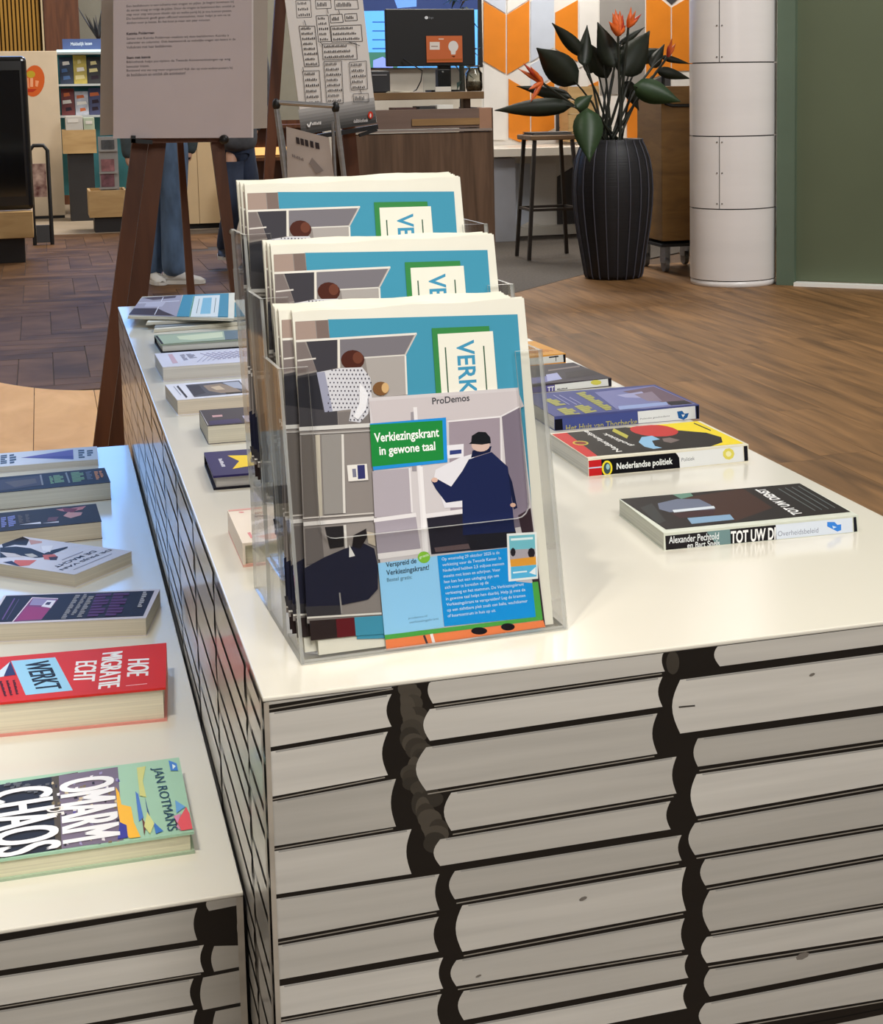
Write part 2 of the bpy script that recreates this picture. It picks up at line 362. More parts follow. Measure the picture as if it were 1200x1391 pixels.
# ------------------------------------------------------------------ display tables wrapped in a printed picture of stacked books
def wrapink(c): return mat('wrap_%02x%02x%02x' % tuple(int(v) for v in c), c, .32, noise=.07, nscale=(4, 4, 90), coat=.35)
DK = (30, 27, 24)
LAM = mat('white_laminate', (230, 225, 211), .15, noise=.015, nscale=(3, 3, 3), spec=.7)
TRIM = mat('corner_strip', (176, 166, 152), .4, noise=.1, nscale=(3, 3, 40))
def curved(P, x0a, y0a, x1a, y1a, x0b, y0b, x1b, y1b, bl, br, c):
    """page block: top edge a (left,right), bottom edge b; ends bowed to the left by bl, br pixels"""
    L = [(x0a+(x0b-x0a)*t - bl*math.sin(math.pi*t), y0a+(y0b-y0a)*t) for t in [i/8 for i in range(9)]]
    R = [(x1a+(x1b-x1a)*t - br*math.sin(math.pi*t), y1a+(y1b-y1a)*t) for t in [i/8 for i in range(9)]]
    P.poly(L + R[::-1], wrapink(c))
def lerpy(a, b, x): return a[1] + (b[1]-a[1])*(x-a[0])/(b[0]-a[0])
def column(P, lines, xl, xr, bl, br, th, rnd, ledge=None):
    """lines: list of ((x,y),(x,y)) separators from top to bottom; xl/xr: ends of each block"""
    for k in range(len(lines)-1):
        a, b = lines[k], lines[k+1]; x0, x1 = xl[k], xr[k]; t0, t1 = th[k], th[k+1]
        g = rnd.choice([(204, 199, 190), (194, 189, 180), (212, 207, 198), (186, 181, 172)])
        curved(P, x0, lerpy(*a, x0)+t0*.5, x1, lerpy(*a, x1)+t0*.5, x0, lerpy(*b, x0)-t1*.5, x1, lerpy(*b, x1)-t1*.5, bl[k], br[k], g)
        xa, xb = x0+8, x1-6
        P.line((xa, lerpy(*a, xa)+t0*.5+1.5), (xb, lerpy(*a, xb)+t0*.5+1.5), 2.2, wrapink((160, 157, 152)))
        if rnd.random() < .55: P.line((x0+2, lerpy(*b, x0)+t1*.05), (x1-4, lerpy(*b, x1)-t1*.05), 1.6, wrapink((150, 143, 132)))
def gen_wrap(P, o, U, V, W, Ht, seed, cw=(.19, .25), dk=DK):
    """stacks of books over a whole face, in metres (o bottom left corner, U along, V up)"""
    rn = random.Random(seed); x = 0.0; o = Vector(o)
    pt = lambda a, b: tuple(o+U*a+V*b)
    P.poly([pt(0, 0), pt(W, 0), pt(W, Ht), pt(0, Ht)], wrapink(dk))
    while x < W-.02:
        w_ = min(rn.uniform(*cw), W-x); z = 0.0
        while z < Ht-.004:
            t = min(rn.uniform(.022, .048), Ht-z); a = max(0, x+rn.uniform(.0, .012)); b = min(W, x+w_-rn.uniform(.006, .022))
            g = rn.choice([(204, 199, 190), (194, 189, 180), (212, 207, 198), (186, 181, 172)])
            if x+w_ > W-.01: b = W
            L = [pt(a-(.006*math.sin(math.pi*i/6) if a > .01 else 0), z+.002+(t-.007)*i/6) for i in range(7)]
            R = [pt(b-(.005*math.sin(math.pi*i/6) if b < W else 0), z+.002+(t-.007)*i/6) for i in range(7)]
            P.poly(L+R[::-1], wrapink(g)); z += t
        x += w_
# --- tall table
TX0, TX1, TY0, TY1, TZ = .143, .853, 1.222, 3.642, .75
tb = thing('display_table', 'tall white topped display table wrapped in printed book stacks', 'table', ((TX0+TX1)/2, (TY0+TY1)/2, 0))
MB().box((TX0, TY0, 0), (TX1, TY1, TZ-.004), mat('wrap_backing', (60, 56, 52), .5, noise=.1)).build('body', tb)
MB().box((TX0-.0006, TY0-.0006, TZ-.004), (TX1+.0006, TY1+.0006, TZ), LAM).build('tabletop', tb, .0012, 2)
P = Print((0, TY0, 0), (0, -1, 0), .0002, .000006); P.xr = (TX0, TX1)
zb, zt = .0, TZ-.004
P.poly([(TX0, TY0, zb), (TX1, TY0, zb), (TX1, TY0, zt), (TX0, TY0, zt)], wrapink(DK))
rn = random.Random(3)
P.box = (Matrix.Identity(4), (TX0, None, 0), (TX1, None, zt))
for k in range(34):                                   # grey mottled gap between the first two stacks, behind the page blocks
    f = k/33; x = 560+34*f*f+rn.uniform(-12, 12); y = 935+225*f
    P.oval(x, y, rn.uniform(9, 17), rn.uniform(9, 18), wrapink(rn.choice([(62, 57, 50), (70, 65, 57), (56, 52, 46), (80, 74, 65)])), 16)
P.oval(914, 900, 9, 16, wrapink((66, 61, 54)), 16)
c1 = [((360, 950), (552, 929)), ((364, 963), (552, 934)), ((366, 1018), (550, 986.6)), ((368, 1085.6), (560, 1050)), ((370, 1153), (568, 1121)), ((373, 1218), (603, 1183)), ((375.6, 1280), (609, 1238)), ((378, 1335), (603, 1295.6)), ((381, 1385), (607, 1345)), ((383, 1437), (607, 1397))]
c1x = [538, 532, 527, 538, 559, 597, 596, 602, 600]
column(P, c1, [361, 364.5, 366.5, 368.5, 370.5, 373, 375.5, 378, 380], c1x, [0]*9, [0, 7, 8, 7, 7, 6, 7, 6, 6], [2, 11, 6, 7, 7, 6, 9, 9, 7, 7], rn)
c2 = [((575, 919), (905, 880)), ((587, 959), (904.5, 915)), ((584, 1010), (904.5, 963)), ((587.5, 1076.5), (902.5, 1026)), ((611, 1133), (920, 1081.7)), ((607, 1179.5), (912, 1131)), ((619, 1226), (928, 1173)), ((627, 1297.6), (940, 1240)), ((621, 1343), (940, 1291.6)), ((631, 1389), (938, 1331)), ((631, 1432), (934, 1373))]
column(P, c2, [588, 584, 579, 613, 598, 618, 628, 620, 630, 630], [903, 900, 893, 919, 911, 926, 932, 930, 935, 933], [7, 9, 14, 10, 9, 8, 9, 8, 8, 8], [4, 6, 7, 6, 6, 5, 6, 5, 5, 5], [2, 7, 8, 8, 9, 10, 10, 10, 8, 8, 8], rn)
def ex(p, y1200): return (p, (1200, y1200))
c3 = [((940, 877), (1200, 845)), ex((928, 917), 881), ex((924, 1001), 963), ex((948, 1046), 1009), ex((944, 1113), 1069), ex((944, 1165), 1123), ex((960, 1206), 1164), ex((964, 1268), 1229), ex((964, 1311.5), 1274), ex((964, 1357), 1311), ex((950, 1402), 1359)]
column(P, c3, [978, 924, 948, 946, 944, 958, 964, 960, 964, 958], [1480]*10, [8, 11, 6, 8, 9, 7, 10, 8, 8, 9], [0]*10, [2, 11, 10, 10, 9, 8, 8, 7, 9, 8, 8], rn)
for q in ((1090, 1298, 20, 9), (792, 1220, 12, 5), (650, 1325, 9, 3), (1103, 916, 9, 4)): P.oval(q[0], q[1], q[2]/2, q[3]/2, wrapink((120, 113, 105)), 7, -.4)
P.line((922, 960), (944, 958), 2, wrapink((60, 56, 50)))
z_low = onplane(700, 1425, (0, TY0, 0), Vector((0, -1, 0))).z - .03
gen_wrap(P, (TX0, TY0, 0), Vector((1, 0, 0)), Vector((0, 0, 1)), TX1-TX0, z_low, 5)
P.poly([(TX0, TY0, 0), (TX0+.004, TY0, 0), (TX0+.004, TY0, zt), (TX0, TY0, zt)], TRIM)
P.build('printed_front', tb)
P = Print((TX0, 0, 0), (-1, 0, 0), .0002, .000006)
gen_wrap(P, (TX0, TY1, 0), Vector((0, -1, 0)), Vector((0, 0, 1)), TY1-TY0, zt, 8, (.2, .27), (66, 60, 52))
P.poly([(TX0, TY0, 0), (TX0, TY0+.012, 0), (TX0, TY0+.012, zt), (TX0, TY0, zt)], TRIM)
P.build('printed_side', tb)
P = Print((TX1, 0, 0), (1, 0, 0), .0002, .000006); gen_wrap(P, (TX1, TY0, 0), Vector((0, 1, 0)), Vector((0, 0, 1)), TY1-TY0, zt, 9); P.build('printed_side', tb)
P = Print((0, TY1, 0), (0, 1, 0), .0002, .000006); gen_wrap(P, (TX1, TY1, 0), Vector((-1, 0, 0)), Vector((0, 0, 1)), TX1-TX0, zt, 10); P.build('printed_back', tb)
# --- low table
LX0, LX1, LY0, LY1, LZ = -.62, .138, 1.394, 3.338, .505
lb = thing('display_table', 'low white topped display table with printed book stacks, crowded with paperbacks', 'table', ((LX0+LX1)/2, (LY0+LY1)/2, 0))
MB().box((LX0, LY0, 0), (LX1, LY1, LZ-.004), mat('wrap_backing', (60, 56, 52), .5)).build('body', lb)
MB().box((LX0-.0006, LY0-.0006, LZ-.004), (LX1+.0006, LY1+.0006, LZ), LAM).build('tabletop', lb, .0012, 2)
P = Print((0, LY0, 0), (0, -1, 0), .0002, .000006); P.xr = (LX0, LX1); zt = LZ-.004
P.poly([(LX0, LY0, 0), (LX1, LY0, 0), (LX1, LY0, zt), (LX0, LY0, zt)], wrapink(DK))
d1 = [((0, 1274), (268, 1228)), ((0, 1322), (267, 1281)), ((0, 1369), (267, 1325)), ((0, 1414), (267, 1368)), ((0, 1460), (267, 1414))]
column(P, d1, [-620]*4, [268, 277, 263, 268], [0]*4, [5, 5, 5, 5], [10, 8, 7, 7, 7], rn)
d2 = [((280, 1218), (327, 1211)), ((285, 1240), (330, 1231)), ((290, 1283), (330, 1282)), ((290, 1323), (330, 1315)), ((285, 1373), (330, 1364)), ((285, 1420), (330, 1412))]
for k, (x0, x1) in enumerate(((284, 327), (322, 328), (291, 330), (276, 331), (293, 332))):
    if k == 1: curved(P, 325, 1238, 328, 1238, 325, 1278, 329, 1278, 3, 0, (194, 189, 180)); continue
    a, b2 = d2[k], d2[k+1]
    curved(P, x0, lerpy(*a, x0)+2, x1, lerpy(*a, x1)+2, x0, lerpy(*b2, x0)-3, x1, lerpy(*b2, x1)-3, 4, 0, (180, 174, 164))
gen_wrap(P, (LX0, LY0, 0), Vector((1, 0, 0)), Vector((0, 0, 1)), LX1-LX0, onplane(150, 1420, (0, LY0, 0), Vector((0, -1, 0))).z-.02, 15)
P.poly([(LX1-.006, LY0, 0), (LX1, LY0, 0), (LX1, LY0, zt), (LX1-.006, LY0, zt)], TRIM)
P.build('printed_front', lb)
P = Print((LX1, 0, 0), (1, 0, 0), .0002, .000006); gen_wrap(P, (LX1, LY0, 0), Vector((0, 1, 0)), Vector((0, 0, 1)), LY1-LY0, zt, 19); P.build('printed_side', lb)
# ------------------------------------------------------------------ three tier acrylic newspaper holder
HM = Matrix.Translation((.182, 1.281, TZ)) @ Matrix.Rotation(math.radians(2.7), 4, 'Z')
hold = thing('newspaper_holder', 'clear acrylic three-tier newspaper holder standing on the tall table', 'holder', (.182, 1.281, TZ), math.radians(2.7))
AC = acrylic('acrylic_sheet', (.99, .99, .986, 1), .5); AE = acrylic('acrylic_edge', (.85, .85, .83, 1), .9, .4)
LEAN = math.tan(math.radians(13)); LA = math.radians(13); HWD = .234; PD = .075; PZ = .05; PH = .238
def lp(x, y, z): return HM @ Vector((x, y, z))
def slab(pts, off, name): return MB().prism(pts, off, AC, AE).build(name, hold)
offy = (HM.to_3x3() @ Vector((0, .003, 0))); offx = (HM.to_3x3() @ Vector((.003, 0, 0)))
for k in range(3):
    y0, z0 = PD*k, PZ*k
    fp = lambda x, z: lp(x, y0+z*LEAN, z0+z)
    r_ = .012; zc = .097; a = .025
    out = [(0, 0), (HWD, 0), (HWD, PH), (HWD-a, PH)]
    out += [(HWD-a-r_+r_*math.cos(t), zc+r_-r_*math.sin(t)) for t in [i*math.pi/8 for i in range(5)]]
    out += [(a+r_-r_*math.sin(t), zc+r_-r_*math.cos(t)) for t in [i*math.pi/8 for i in range(5)]]
    out += [(a, PH), (0, PH)]
    slab([fp(x, z+.0005) for x, z in out], offy, 'front_panel')
    for x in (0, HWD-.003):
        slab([lp(x, y0+.0032, z0+.0005), lp(x, y0+PD-.0002, z0+.0005), lp(x, y0+PD-.0002+PH*LEAN, z0+PH), lp(x, y0+.0032+PH*LEAN, z0+PH)], offx, 'side_panel')
        if k: slab([lp(x, y0+.0032, .0005), lp(x, y0+PD-.0002, .0005), lp(x, y0+PD-.0002, z0), lp(x, y0+.0032, z0)], offx, 'side_support')
    MB().prism([lp(.0032, y0+.0035, z0+.0006), lp(HWD-.0032, y0+.0035, z0+.0006), lp(HWD-.0032, y0+PD-.001, z0+.0006), lp(.0032, y0+PD-.001, z0+.0006)], (0, 0, .003), AC, AE).build('pocket_floor', hold)
bp_ = lambda x, z: lp(x, PD*3+z*LEAN, PZ*2+z)
slab([bp_(0, .0005), bp_(HWD, .0005), bp_(HWD, .2), bp_(0, .2)], offy, 'back_panel')
# ------------------------------------------------------------------ newspapers
NW, NH = .207, .286
PAPER = mat('newsprint', (230, 227, 213), .75, noise=.03, nscale=(9, 9, 9))
def npm(k, x, y, dz=0.0, roll=0.0):
    return HM @ Matrix.Translation((x, PD*k+y, PZ*k+.0042+dz)) @ Matrix.Rotation(-LA, 4, 'X') @ Matrix.Rotation(roll, 4, 'Y')
def newspaper(label, M, grp):
    o = bpy.data.objects.new('newspaper', None); o.empty_display_size = .05; COL.objects.link(o); o.matrix_basis = M
    return tag(o, label, 'newspaper', grp)
M0 = npm(0, .0165, .0085)
n0 = newspaper('folded newspaper, foremost copy in the front pocket behind the small flyer', M0, 'newspapers in the acrylic holder')
b = MB()
rnn = random.Random(2)
for s_ in range(4):                               # four folded leaves with uneven top edges
    pts_f = []; nseg = 12; y_ = s_*.0014
    top = [NH + (.0008*math.sin(i*1.3+s_) + .0007*s_) for i in range(nseg+1)]
    vs = [M0 @ Vector((NW*i/nseg, y_+.0004*math.sin(i*.9+s_), 0)) for i in range(nseg+1)] + [M0 @ Vector((NW*i/nseg, y_+.0004*math.sin(i*.9+s_), top[i])) for i in range(nseg+1)]
    n_ = len(vs); back = [v + (M0.to_3x3() @ Vector((0, .0011, 0))) for v in vs]; e = nseg+1
    fs = []
    for i in range(nseg):
        fs += [(i, i+1, e+i+1, e+i), (n_+i+1, n_+i, n_+e+i, n_+e+i+1), (e+i, e+i+1, n_+e+i+1, n_+e+i), (i+1, i, n_+i, n_+i+1)]
    fs += [(0, e, n_+e, n_), (nseg, n_+nseg, n_+e+nseg, e+nseg)]
    b.add(vs+back, fs, PAPER)
b.build('folded_pages', n0)
nn = (M0.to_3x3() @ Vector((0, -1, 0)))
P = Print(M0.translation, nn, .0007, .000005)
TEAL = (68, 146, 174); GR = (138, 131, 127)
P.poly([(445, 434), (703, 427), (735, 862), (485, 868), (470, 640), (530, 540), (540, 500), (449, 465)], TEAL)
P.poly([(401, 437), (446, 434.5), (448, 462), (566, 453), (551, 483), (556, 600), (565, 800), (566, 836), (480, 842), (417, 847)], GR)
P.poly([(401, 437), (428, 436), (430, 460), (402, 462)], (160, 140, 130)); P.poly([(429, 436), (445, 435), (447, 459), (431, 460)], (120, 104, 98))
P.poly([(403, 466), (414, 465), (430, 503), (404, 508)], (118, 108, 106))
P.poly([(416, 464), (458, 461), (458, 500), (431, 506)], (62, 60, 66)); P.poly([(461, 461), (562, 455), (549, 481), (496, 485), (461, 488)], (118, 114, 120))
P.poly([(496, 487), (549, 484), (551, 536), (505, 541)], (166, 160, 156)); P.line((495, 486), (550, 482.5), 2, (210, 206, 200)); P.line((550.5, 483), (552.5, 536), 2.5, (222, 218, 210))
P.line((402, 463.5), (566, 453.5), 3, (224, 220, 212)); P.line((565, 454), (550, 483), 2, (196, 190, 186)); P.line((460, 461), (460.5, 500), 3.2, (220, 216, 206))
P.line((404, 490), (429, 487), 2.2, (205, 200, 194))
P.poly([(404, 511), (432, 505), (441, 560), (458, 557), (459, 577), (407, 582)], (66, 64, 68)); P.poly([(404, 514), (431, 509), (439, 557), (406, 553)], (44, 44, 50))
P.poly([(459, 560), (504, 556), (505, 574), (460, 577)], (120, 114, 112))
P.oval(479, 489, 16, 13.5, (74, 38, 30)); P.oval(486, 486, 7, 8, (104, 60, 46))
SH = [(430, 506), (463, 500), (492, 499), (503, 513), (505, 540), (500, 562), (489, 574), (474, 572), (477, 556), (441, 560)]
P.poly(SH, (204, 204, 210)); P.poly([(430, 506), (441, 505), (452, 559), (441, 560)], (150, 152, 172))
def inside(x, y, pg):
    c = False
    for i in range(len(pg)):
        (x1, y1), (x2, y2) = pg[i], pg[i-1]
        if (y1 > y) != (y2 > y) and x < (x2-x1)*(y-y1)/(y2-y1)+x1: c = not c
    return c
for i in range(13):
    for j in range(13):
        x, y = 446+i*5+(j % 2)*2.5, 503+j*5.6
        if inside(x, y, SH): P.oval(x, y, 1.1, 1.3, (70, 66, 78), 5)
P.poly([(488, 520), (500, 535), (497, 556), (486, 570), (480, 566), (488, 548)], (226, 226, 230))
P.oval(517, 528, 11, 9.5, (120, 84, 52)); P.oval(523, 527, 5, 7, (205, 168, 118))
P.line((406, 583), (505, 577.5), 5.5, (206, 204, 200)); P.line((407, 590), (505, 585), 2, (176, 172, 168))
P.poly([(409, 592), (428, 591), (433, 702), (413, 704)], (104, 98, 94)); P.poly([(428, 591), (434, 590.5), (438, 701), (433, 702)], (188, 180, 164))
P.line((465, 590), (467.5, 697), 3.4, (212, 208, 202)); P.poly([(436, 591), (463, 589), (466, 697), (440, 699)], (142, 138, 134))
P.poly([(471, 632), (498, 630), (500, 652), (473, 654)], (226, 222, 216)); P.poly([(485, 632), (495, 631.3), (496, 650), (486, 651)], (52, 54, 104)); P.poly([(478, 637), (483, 636.6), (484, 648), (479, 648.5)], (120, 120, 140))
P.line((411, 704), (507, 697), 2.2, (196, 190, 184)); P.line((412, 712), (508, 704), 5.5, (212, 208, 204))
P.poly([(414, 718), (436, 716), (440, 760), (416, 768)], (104, 98, 96)); P.poly([(441, 716), (466, 714), (467, 742), (448, 745)], (38, 36, 38)); P.line((468, 713), (471, 760), 3.5, (206, 202, 196))
P.poly([(413, 772), (440, 757), (468, 745), (494, 738), (508, 745), (513, 768), (513, 800), (500, 814), (462, 822), (416, 824)], (36, 37, 54))
P.poly([(478, 742), (480, 727), (497, 718), (498, 730), (489, 746)], (34, 30, 32)); P.poly([(498, 722), (508, 724), (510, 742), (500, 738)], (190, 178, 160)); P.poly([(474, 740), (482, 755), (474, 757)], (225, 224, 220))
P.poly([(414, 824), (462, 822), (463, 835), (417, 838)], (58, 56, 60)); P.line((461, 805), (464, 833), 2, (150, 146, 142))
P.line((417, 839), (518, 833), 2.6, (222, 218, 210))
P.poly([(420, 843), (456, 840.5), (458, 866), (422, 870)], (48, 38, 38)); P.poly([(456, 840.5), (481, 838.5), (483, 863.5), (458, 866)], (98, 30, 36)); P.poly([(481, 838.5), (560, 833), (562, 858), (483, 863.5)], TEAL)
P.poly([(586, 446), (664, 443), (690, 826), (612, 838)], (58, 132, 72)); P.poly([(594, 454), (669, 450), (700, 832), (620, 842)], (232, 230, 216))
P.line((604.5, 472), (626, 800), 1.8, (60, 90, 70)); P.line((656.5, 470), (680, 800), 1.8, (60, 90, 70))
P.text('VERKIEZINGSKRANT', (619, 463), (637, 748), (643.5, 461.5), (66, 146, 182), .02)
P.build('front_page_print', n0)
def place(label, M):
    c = copy_tree(n0); c.matrix_basis = M; c['label'] = label; return c
ordn = ['second copy', 'third copy', 'rearmost copy']
for j, (x, y) in enumerate(((.0065, .0165), (.0042, .0245), (.0038, .0325))):
    place('folded newspaper, %s from the front in the front pocket' % ordn[j].replace('rearmost copy', 'fourth copy'), npm(0, x, y, .001+.0012*j, .002*j))
for k, nm, xs in ((1, 'middle', (.0145, .012, .0088)), (2, 'rear', (.006, .0045, .0038))):
    for j in range(3):
        place('folded newspaper, %s copy in the %s pocket' % (('foremost', 'second', 'hindmost')[j], nm), npm(k, xs[j], .0085+.009*j, .001*j, (.004 if k == 1 else -.003)*j - .002))
# ------------------------------------------------------------------ flyer in front of the newspapers
FM = HM @ Matrix.Translation((0, .0048, 0)) @ Matrix.Rotation(-LA, 4, 'X')
fn = FM.to_3x3() @ Vector((0, -1, 0)); fo = FM.translation
CRN = [onplane(*q, fo, fn) for q in ((501, 540.5), (704, 526.5), (741.5, 852), (525, 884))]
print('FLYER local', [tuple(round(v, 4) for v in FM.inverted() @ c) for c in CRN])
fl = bpy.data.objects.new('flyer', None); COL.objects.link(fl); fl.matrix_basis = FM; fl.empty_display_size = .05
tag(fl, 'glossy flyer showing a man in a voting booth, tucked in the front pocket', 'flyer')
bk = FM.to_3x3() @ Vector((0, .0007, 0))
MB().prism(CRN, bk, mat('flyer_card', (206, 200, 202), .35, noise=.02)).build('card', fl)
P = Print(fo, fn, .0002, .000004)
P.poly([(502, 545), (704, 531), (712, 552), (680, 566), (608, 571), (508, 577)], (198, 190, 192))
P.poly([(610, 573), (679, 567), (681, 690), (612, 697)], (154, 142, 152)); P.poly([(682, 566), (706, 553), (720, 713), (694, 718)], (120, 110, 124))
P.poly([(506, 640), (556, 636), (560, 698), (509, 703)], (172, 164, 172)); P.poly([(558, 560), (563, 559), (566, 640), (560, 640)], (150, 144, 150)); P.poly([(509, 709), (565, 702), (572, 748), (513, 754)], (160, 152, 162))
P.line((608, 572.5), (680, 566), 2.2, (228, 224, 226)); P.line((680, 566), (706, 552.5), 2, (222, 218, 220)); P.line((680.5, 566), (683, 690), 2, (222, 218, 220))
P.poly([(508, 704), (565, 696.5), (566, 702), (508, 709.5)], (226, 222, 224)); P.poly([(578, 698), (632, 691), (632, 697), (578, 704)], (226, 222, 224))
P.poly([(513, 752), (573, 745), (574, 752), (514, 760)], (226, 222, 222))
P.line((564, 553), (577, 752), 5, (226, 222, 224)); P.line((572, 634), (580, 750), 4.5, (232, 229, 230)); P.line((556.5, 636), (560, 696), 2.5, (224, 220, 222))
P.poly([(580, 704), (692, 690), (706, 741), (586, 753)], (40, 38, 48)); P.poly([(590, 744), (640, 738), (642, 745), (592, 750)], (96, 80, 82))
P.poly([(590, 648), (592, 638), (624, 622), (644, 616), (646, 688), (604, 690)], (222, 220, 226)); P.poly([(607, 605), (630, 603), (630, 621), (608, 623)], (226, 224, 230)); P.poly([(611, 612), (627, 610.5), (627, 616), (611, 618)], (52, 62, 120))
P.poly([(637, 624), (668, 614), (690, 634), (694, 665), (699, 716), (700, 722), (629, 727), (628, 680), (606, 683), (592, 664), (586, 653), (593, 650), (613, 661), (628, 640)], (30, 38, 76))
P.poly([(690, 640), (696, 655), (703, 690), (698, 692), (694, 668)], (24, 30, 58)); P.oval(697, 686, 4, 3, (196, 160, 142), 8)
P.poly([(640, 622), (666, 614), (668, 606), (642, 612)], (24, 30, 60)); P.oval(653, 605, 12.5, 8.5, (206, 178, 166)); P.poly([(640, 603), (641, 592), (650, 586.5), (660, 587), (666, 594), (667, 602), (655, 604)], (26, 28, 32)); P.poly([(637, 603), (643, 598), (646, 603)], (26, 28, 32))
P.oval(590.5, 652, 4.5, 3.4, (212, 176, 160), 8)
P.poly([(632, 727), (699, 722), (702, 742), (640, 748)], (34, 34, 42)); P.poly([(704, 700), (721, 690), (741, 851), (737, 852)], (58, 44, 52))
P.poly([(502.5, 575.5), (606, 567), (608, 628), (507, 639)], (38, 140, 214)); P.poly([(502.5, 577), (601, 571), (603, 624.5), (505.5, 634)], (34, 134, 62))
P.text('Verkiezingskrant', (509, 605), (597, 597), (508, 588.5), (246, 248, 244), .02); P.text('in gewone taal', (516, 622), (592, 615), (515, 606.5), (246, 248, 244), .02)
P.text('ProDemos', (587.5, 549.5), (638, 544.5), (587, 540.5), (58, 58, 64), .012)
P.poly([(513.5, 765), (594, 755), (603, 852), (522.5, 863)], (150, 206, 242)); P.poly([(594, 755), (690, 744), (701, 790), (723, 792), (728, 838), (603.5, 851)], (28, 150, 222))
P.poly([(522.5, 862.5), (728, 838), (723, 791), (731, 790), (737.5, 842), (523.5, 869)], (82, 166, 76))
P.poly([(523.8, 869), (738, 842.5), (741, 851.5), (525, 883.5)], (236, 134, 84)); P.line((586, 861), (590, 875), 4, (236, 230, 230)); P.line((576, 863), (581, 876), 3, (70, 60, 66))
P.oval(651, 857, 11, 5, (32, 28, 34)); P.oval(690, 851.5, 9.5, 5, (32, 28, 34))
P.poly([(688.5, 725), (729, 722.5), (731, 786), (691, 790)], (238, 240, 238)); P.poly([(691.5, 728), (726.5, 725.7), (727.3, 745), (692.3, 747)], (120, 192, 206)); P.poly([(692.3, 747), (727.3, 745), (728, 758), (693, 760)], (176, 168, 176))
P.oval(697, 750, 3.6, 6, (42, 38, 46), 8); P.oval(722, 751, 5, 7, (42, 38, 46), 8); P.poly([(693, 760), (728, 756), (728.6, 767), (694, 770)], (226, 160, 62)); P.poly([(694, 770), (728.6, 767), (729, 783), (694.5, 786.5)], (92, 184, 226)); P.poly([(719, 778), (728, 770), (728, 781)], (240, 244, 246))
P.line((694, 733), (724, 731), 3, (232, 244, 246)); P.line((697, 778), (716, 776), 2, (235, 245, 248))
P.oval(576, 757, 8.5, 8, (132, 192, 62)); P.text('gratis', (570, 760), (582.5, 756), (569.5, 755.5), (240, 248, 230))
P.text('Verspreid de', (524.5, 773), (566, 767), (524, 764), (34, 52, 72), .015); P.text('Verkiezingskrant!', (525, 784), (583, 776), (524.6, 774.5), (34, 52, 72), .015); P.text('Bestel gratis:', (526, 792), (560, 787.5), (525.5, 785.5), (60, 90, 110))
P.text('prodemos.nl/', (555, 842), (581, 838.5), (555, 838.5), (90, 130, 160)); P.text('verkiezingskrant', (556, 848), (596, 842.5), (556, 844), (90, 130, 160))
TL = ['Op woensdag 29 oktober 2025 is de', 'verkiezing voor de Tweede Kamer. In', 'Nederland hebben 2,5 miljoen mensen', 'moeite met lezen en schrijven. Voor', 'hen kan het een uitdaging zijn om', 'zich voor te bereiden op de', 'verkiezing en het stemmen. De Verkiezingskrant', 'in gewone taal helpt hen daarbij. Help jij mee de', 'Verkiezingskrant te verspreiden? Leg de kranten', 'op een zichtbare plek zoals een balie, wachtkamer', 'of buurtcentrum in huis op uit.']
EX = [679, 681, 685, 680, 678, 664, 712, 714, 714, 717, 674]
for i, (t, x1) in enumerate(zip(TL, EX)):
    x0 = 600.5 + i*.8; y0 = 763 + i*7.7; sl = -.118
    P.text(t, (x0, y0), (x1, y0+(x1-x0)*sl), (x0-.5, y0-5.6), (226, 242, 252))
P.build('flyer_print', fl)
# ------------------------------------------------------------------ books
def pages(c): return mat('pages_%02x%02x%02x' % c, c, .85, noise=.12, nscale=(3, 3, 420))
def book(label, x, y, rot, w, d, t, ref, z, cover, page=(226, 220, 200), hard=False, spine='b', back=None, name='book', group=None):
    """lying book; ref corner = front right ('r') or front left ('l') bottom corner; spine 'b' back, 'f' front, 'l' left"""
    M = Matrix.Translation((x, y, z)) @ Matrix.Rotation(math.radians(rot), 4, 'Z')
    x0, x1 = (-w, 0) if ref == 'r' else (0, w)
    o = thing(name, label, 'book', (x, y, z), math.radians(rot), group)
    ct = .0026 if hard else .0007; ins = .0035 if hard else .0006
    cm = mat('cover_%02x%02x%02x' % cover, cover, .45, noise=.05, nscale=(8, 8, 8), spec=.06); bm = mat('cover_%02x%02x%02x' % back, back, .45, noise=.05, nscale=(8, 8, 8), spec=.06) if back else cm
    bx = lambda lo, hi, m, nm, bv=0: MB().box(lo, hi, m, M).build(nm, o, bv, 1)
    bx((x0, 0, 0), (x1, d, ct), bm, 'back_cover'); bx((x0, 0, t-ct), (x1, d, t), cm, 'front_cover')
    px0 = x0 + (ct if spine == 'l' else ins); py0 = ct if spine == 'f' else ins; py1 = d - (ct if spine == 'b' else ins)
    bx((px0, py0, ct), (x1-ins, py1, t-ct), pages(page), 'page_block')
    if spine == 'b': bx((x0, d-ct, ct), (x1, d, t-ct), bm, 'spine')
    elif spine == 'f': bx((x0, 0, ct), (x1, ct, t-ct), cm, 'spine')
    else: bx((x0, 0, ct), (x0+ct, d, t-ct), cm, 'spine')
    o_top = M @ Vector((0, 0, t)); sn = M.to_3x3() @ Vector((0, -1, 0))
    P_, S_ = Print(o_top, (0, 0, 1), .0002, .000008), Print(M @ Vector((0, 0, 0)), sn, .0002, .000008)
    P_.box = (M, (x0+.0008, .0008, None), (x1-.0008, d-.0008, None)); S_.box = (M, (x0+.0005, None, .0006), (x1-.0005, None, t-.0006))
    return o, P_, S_
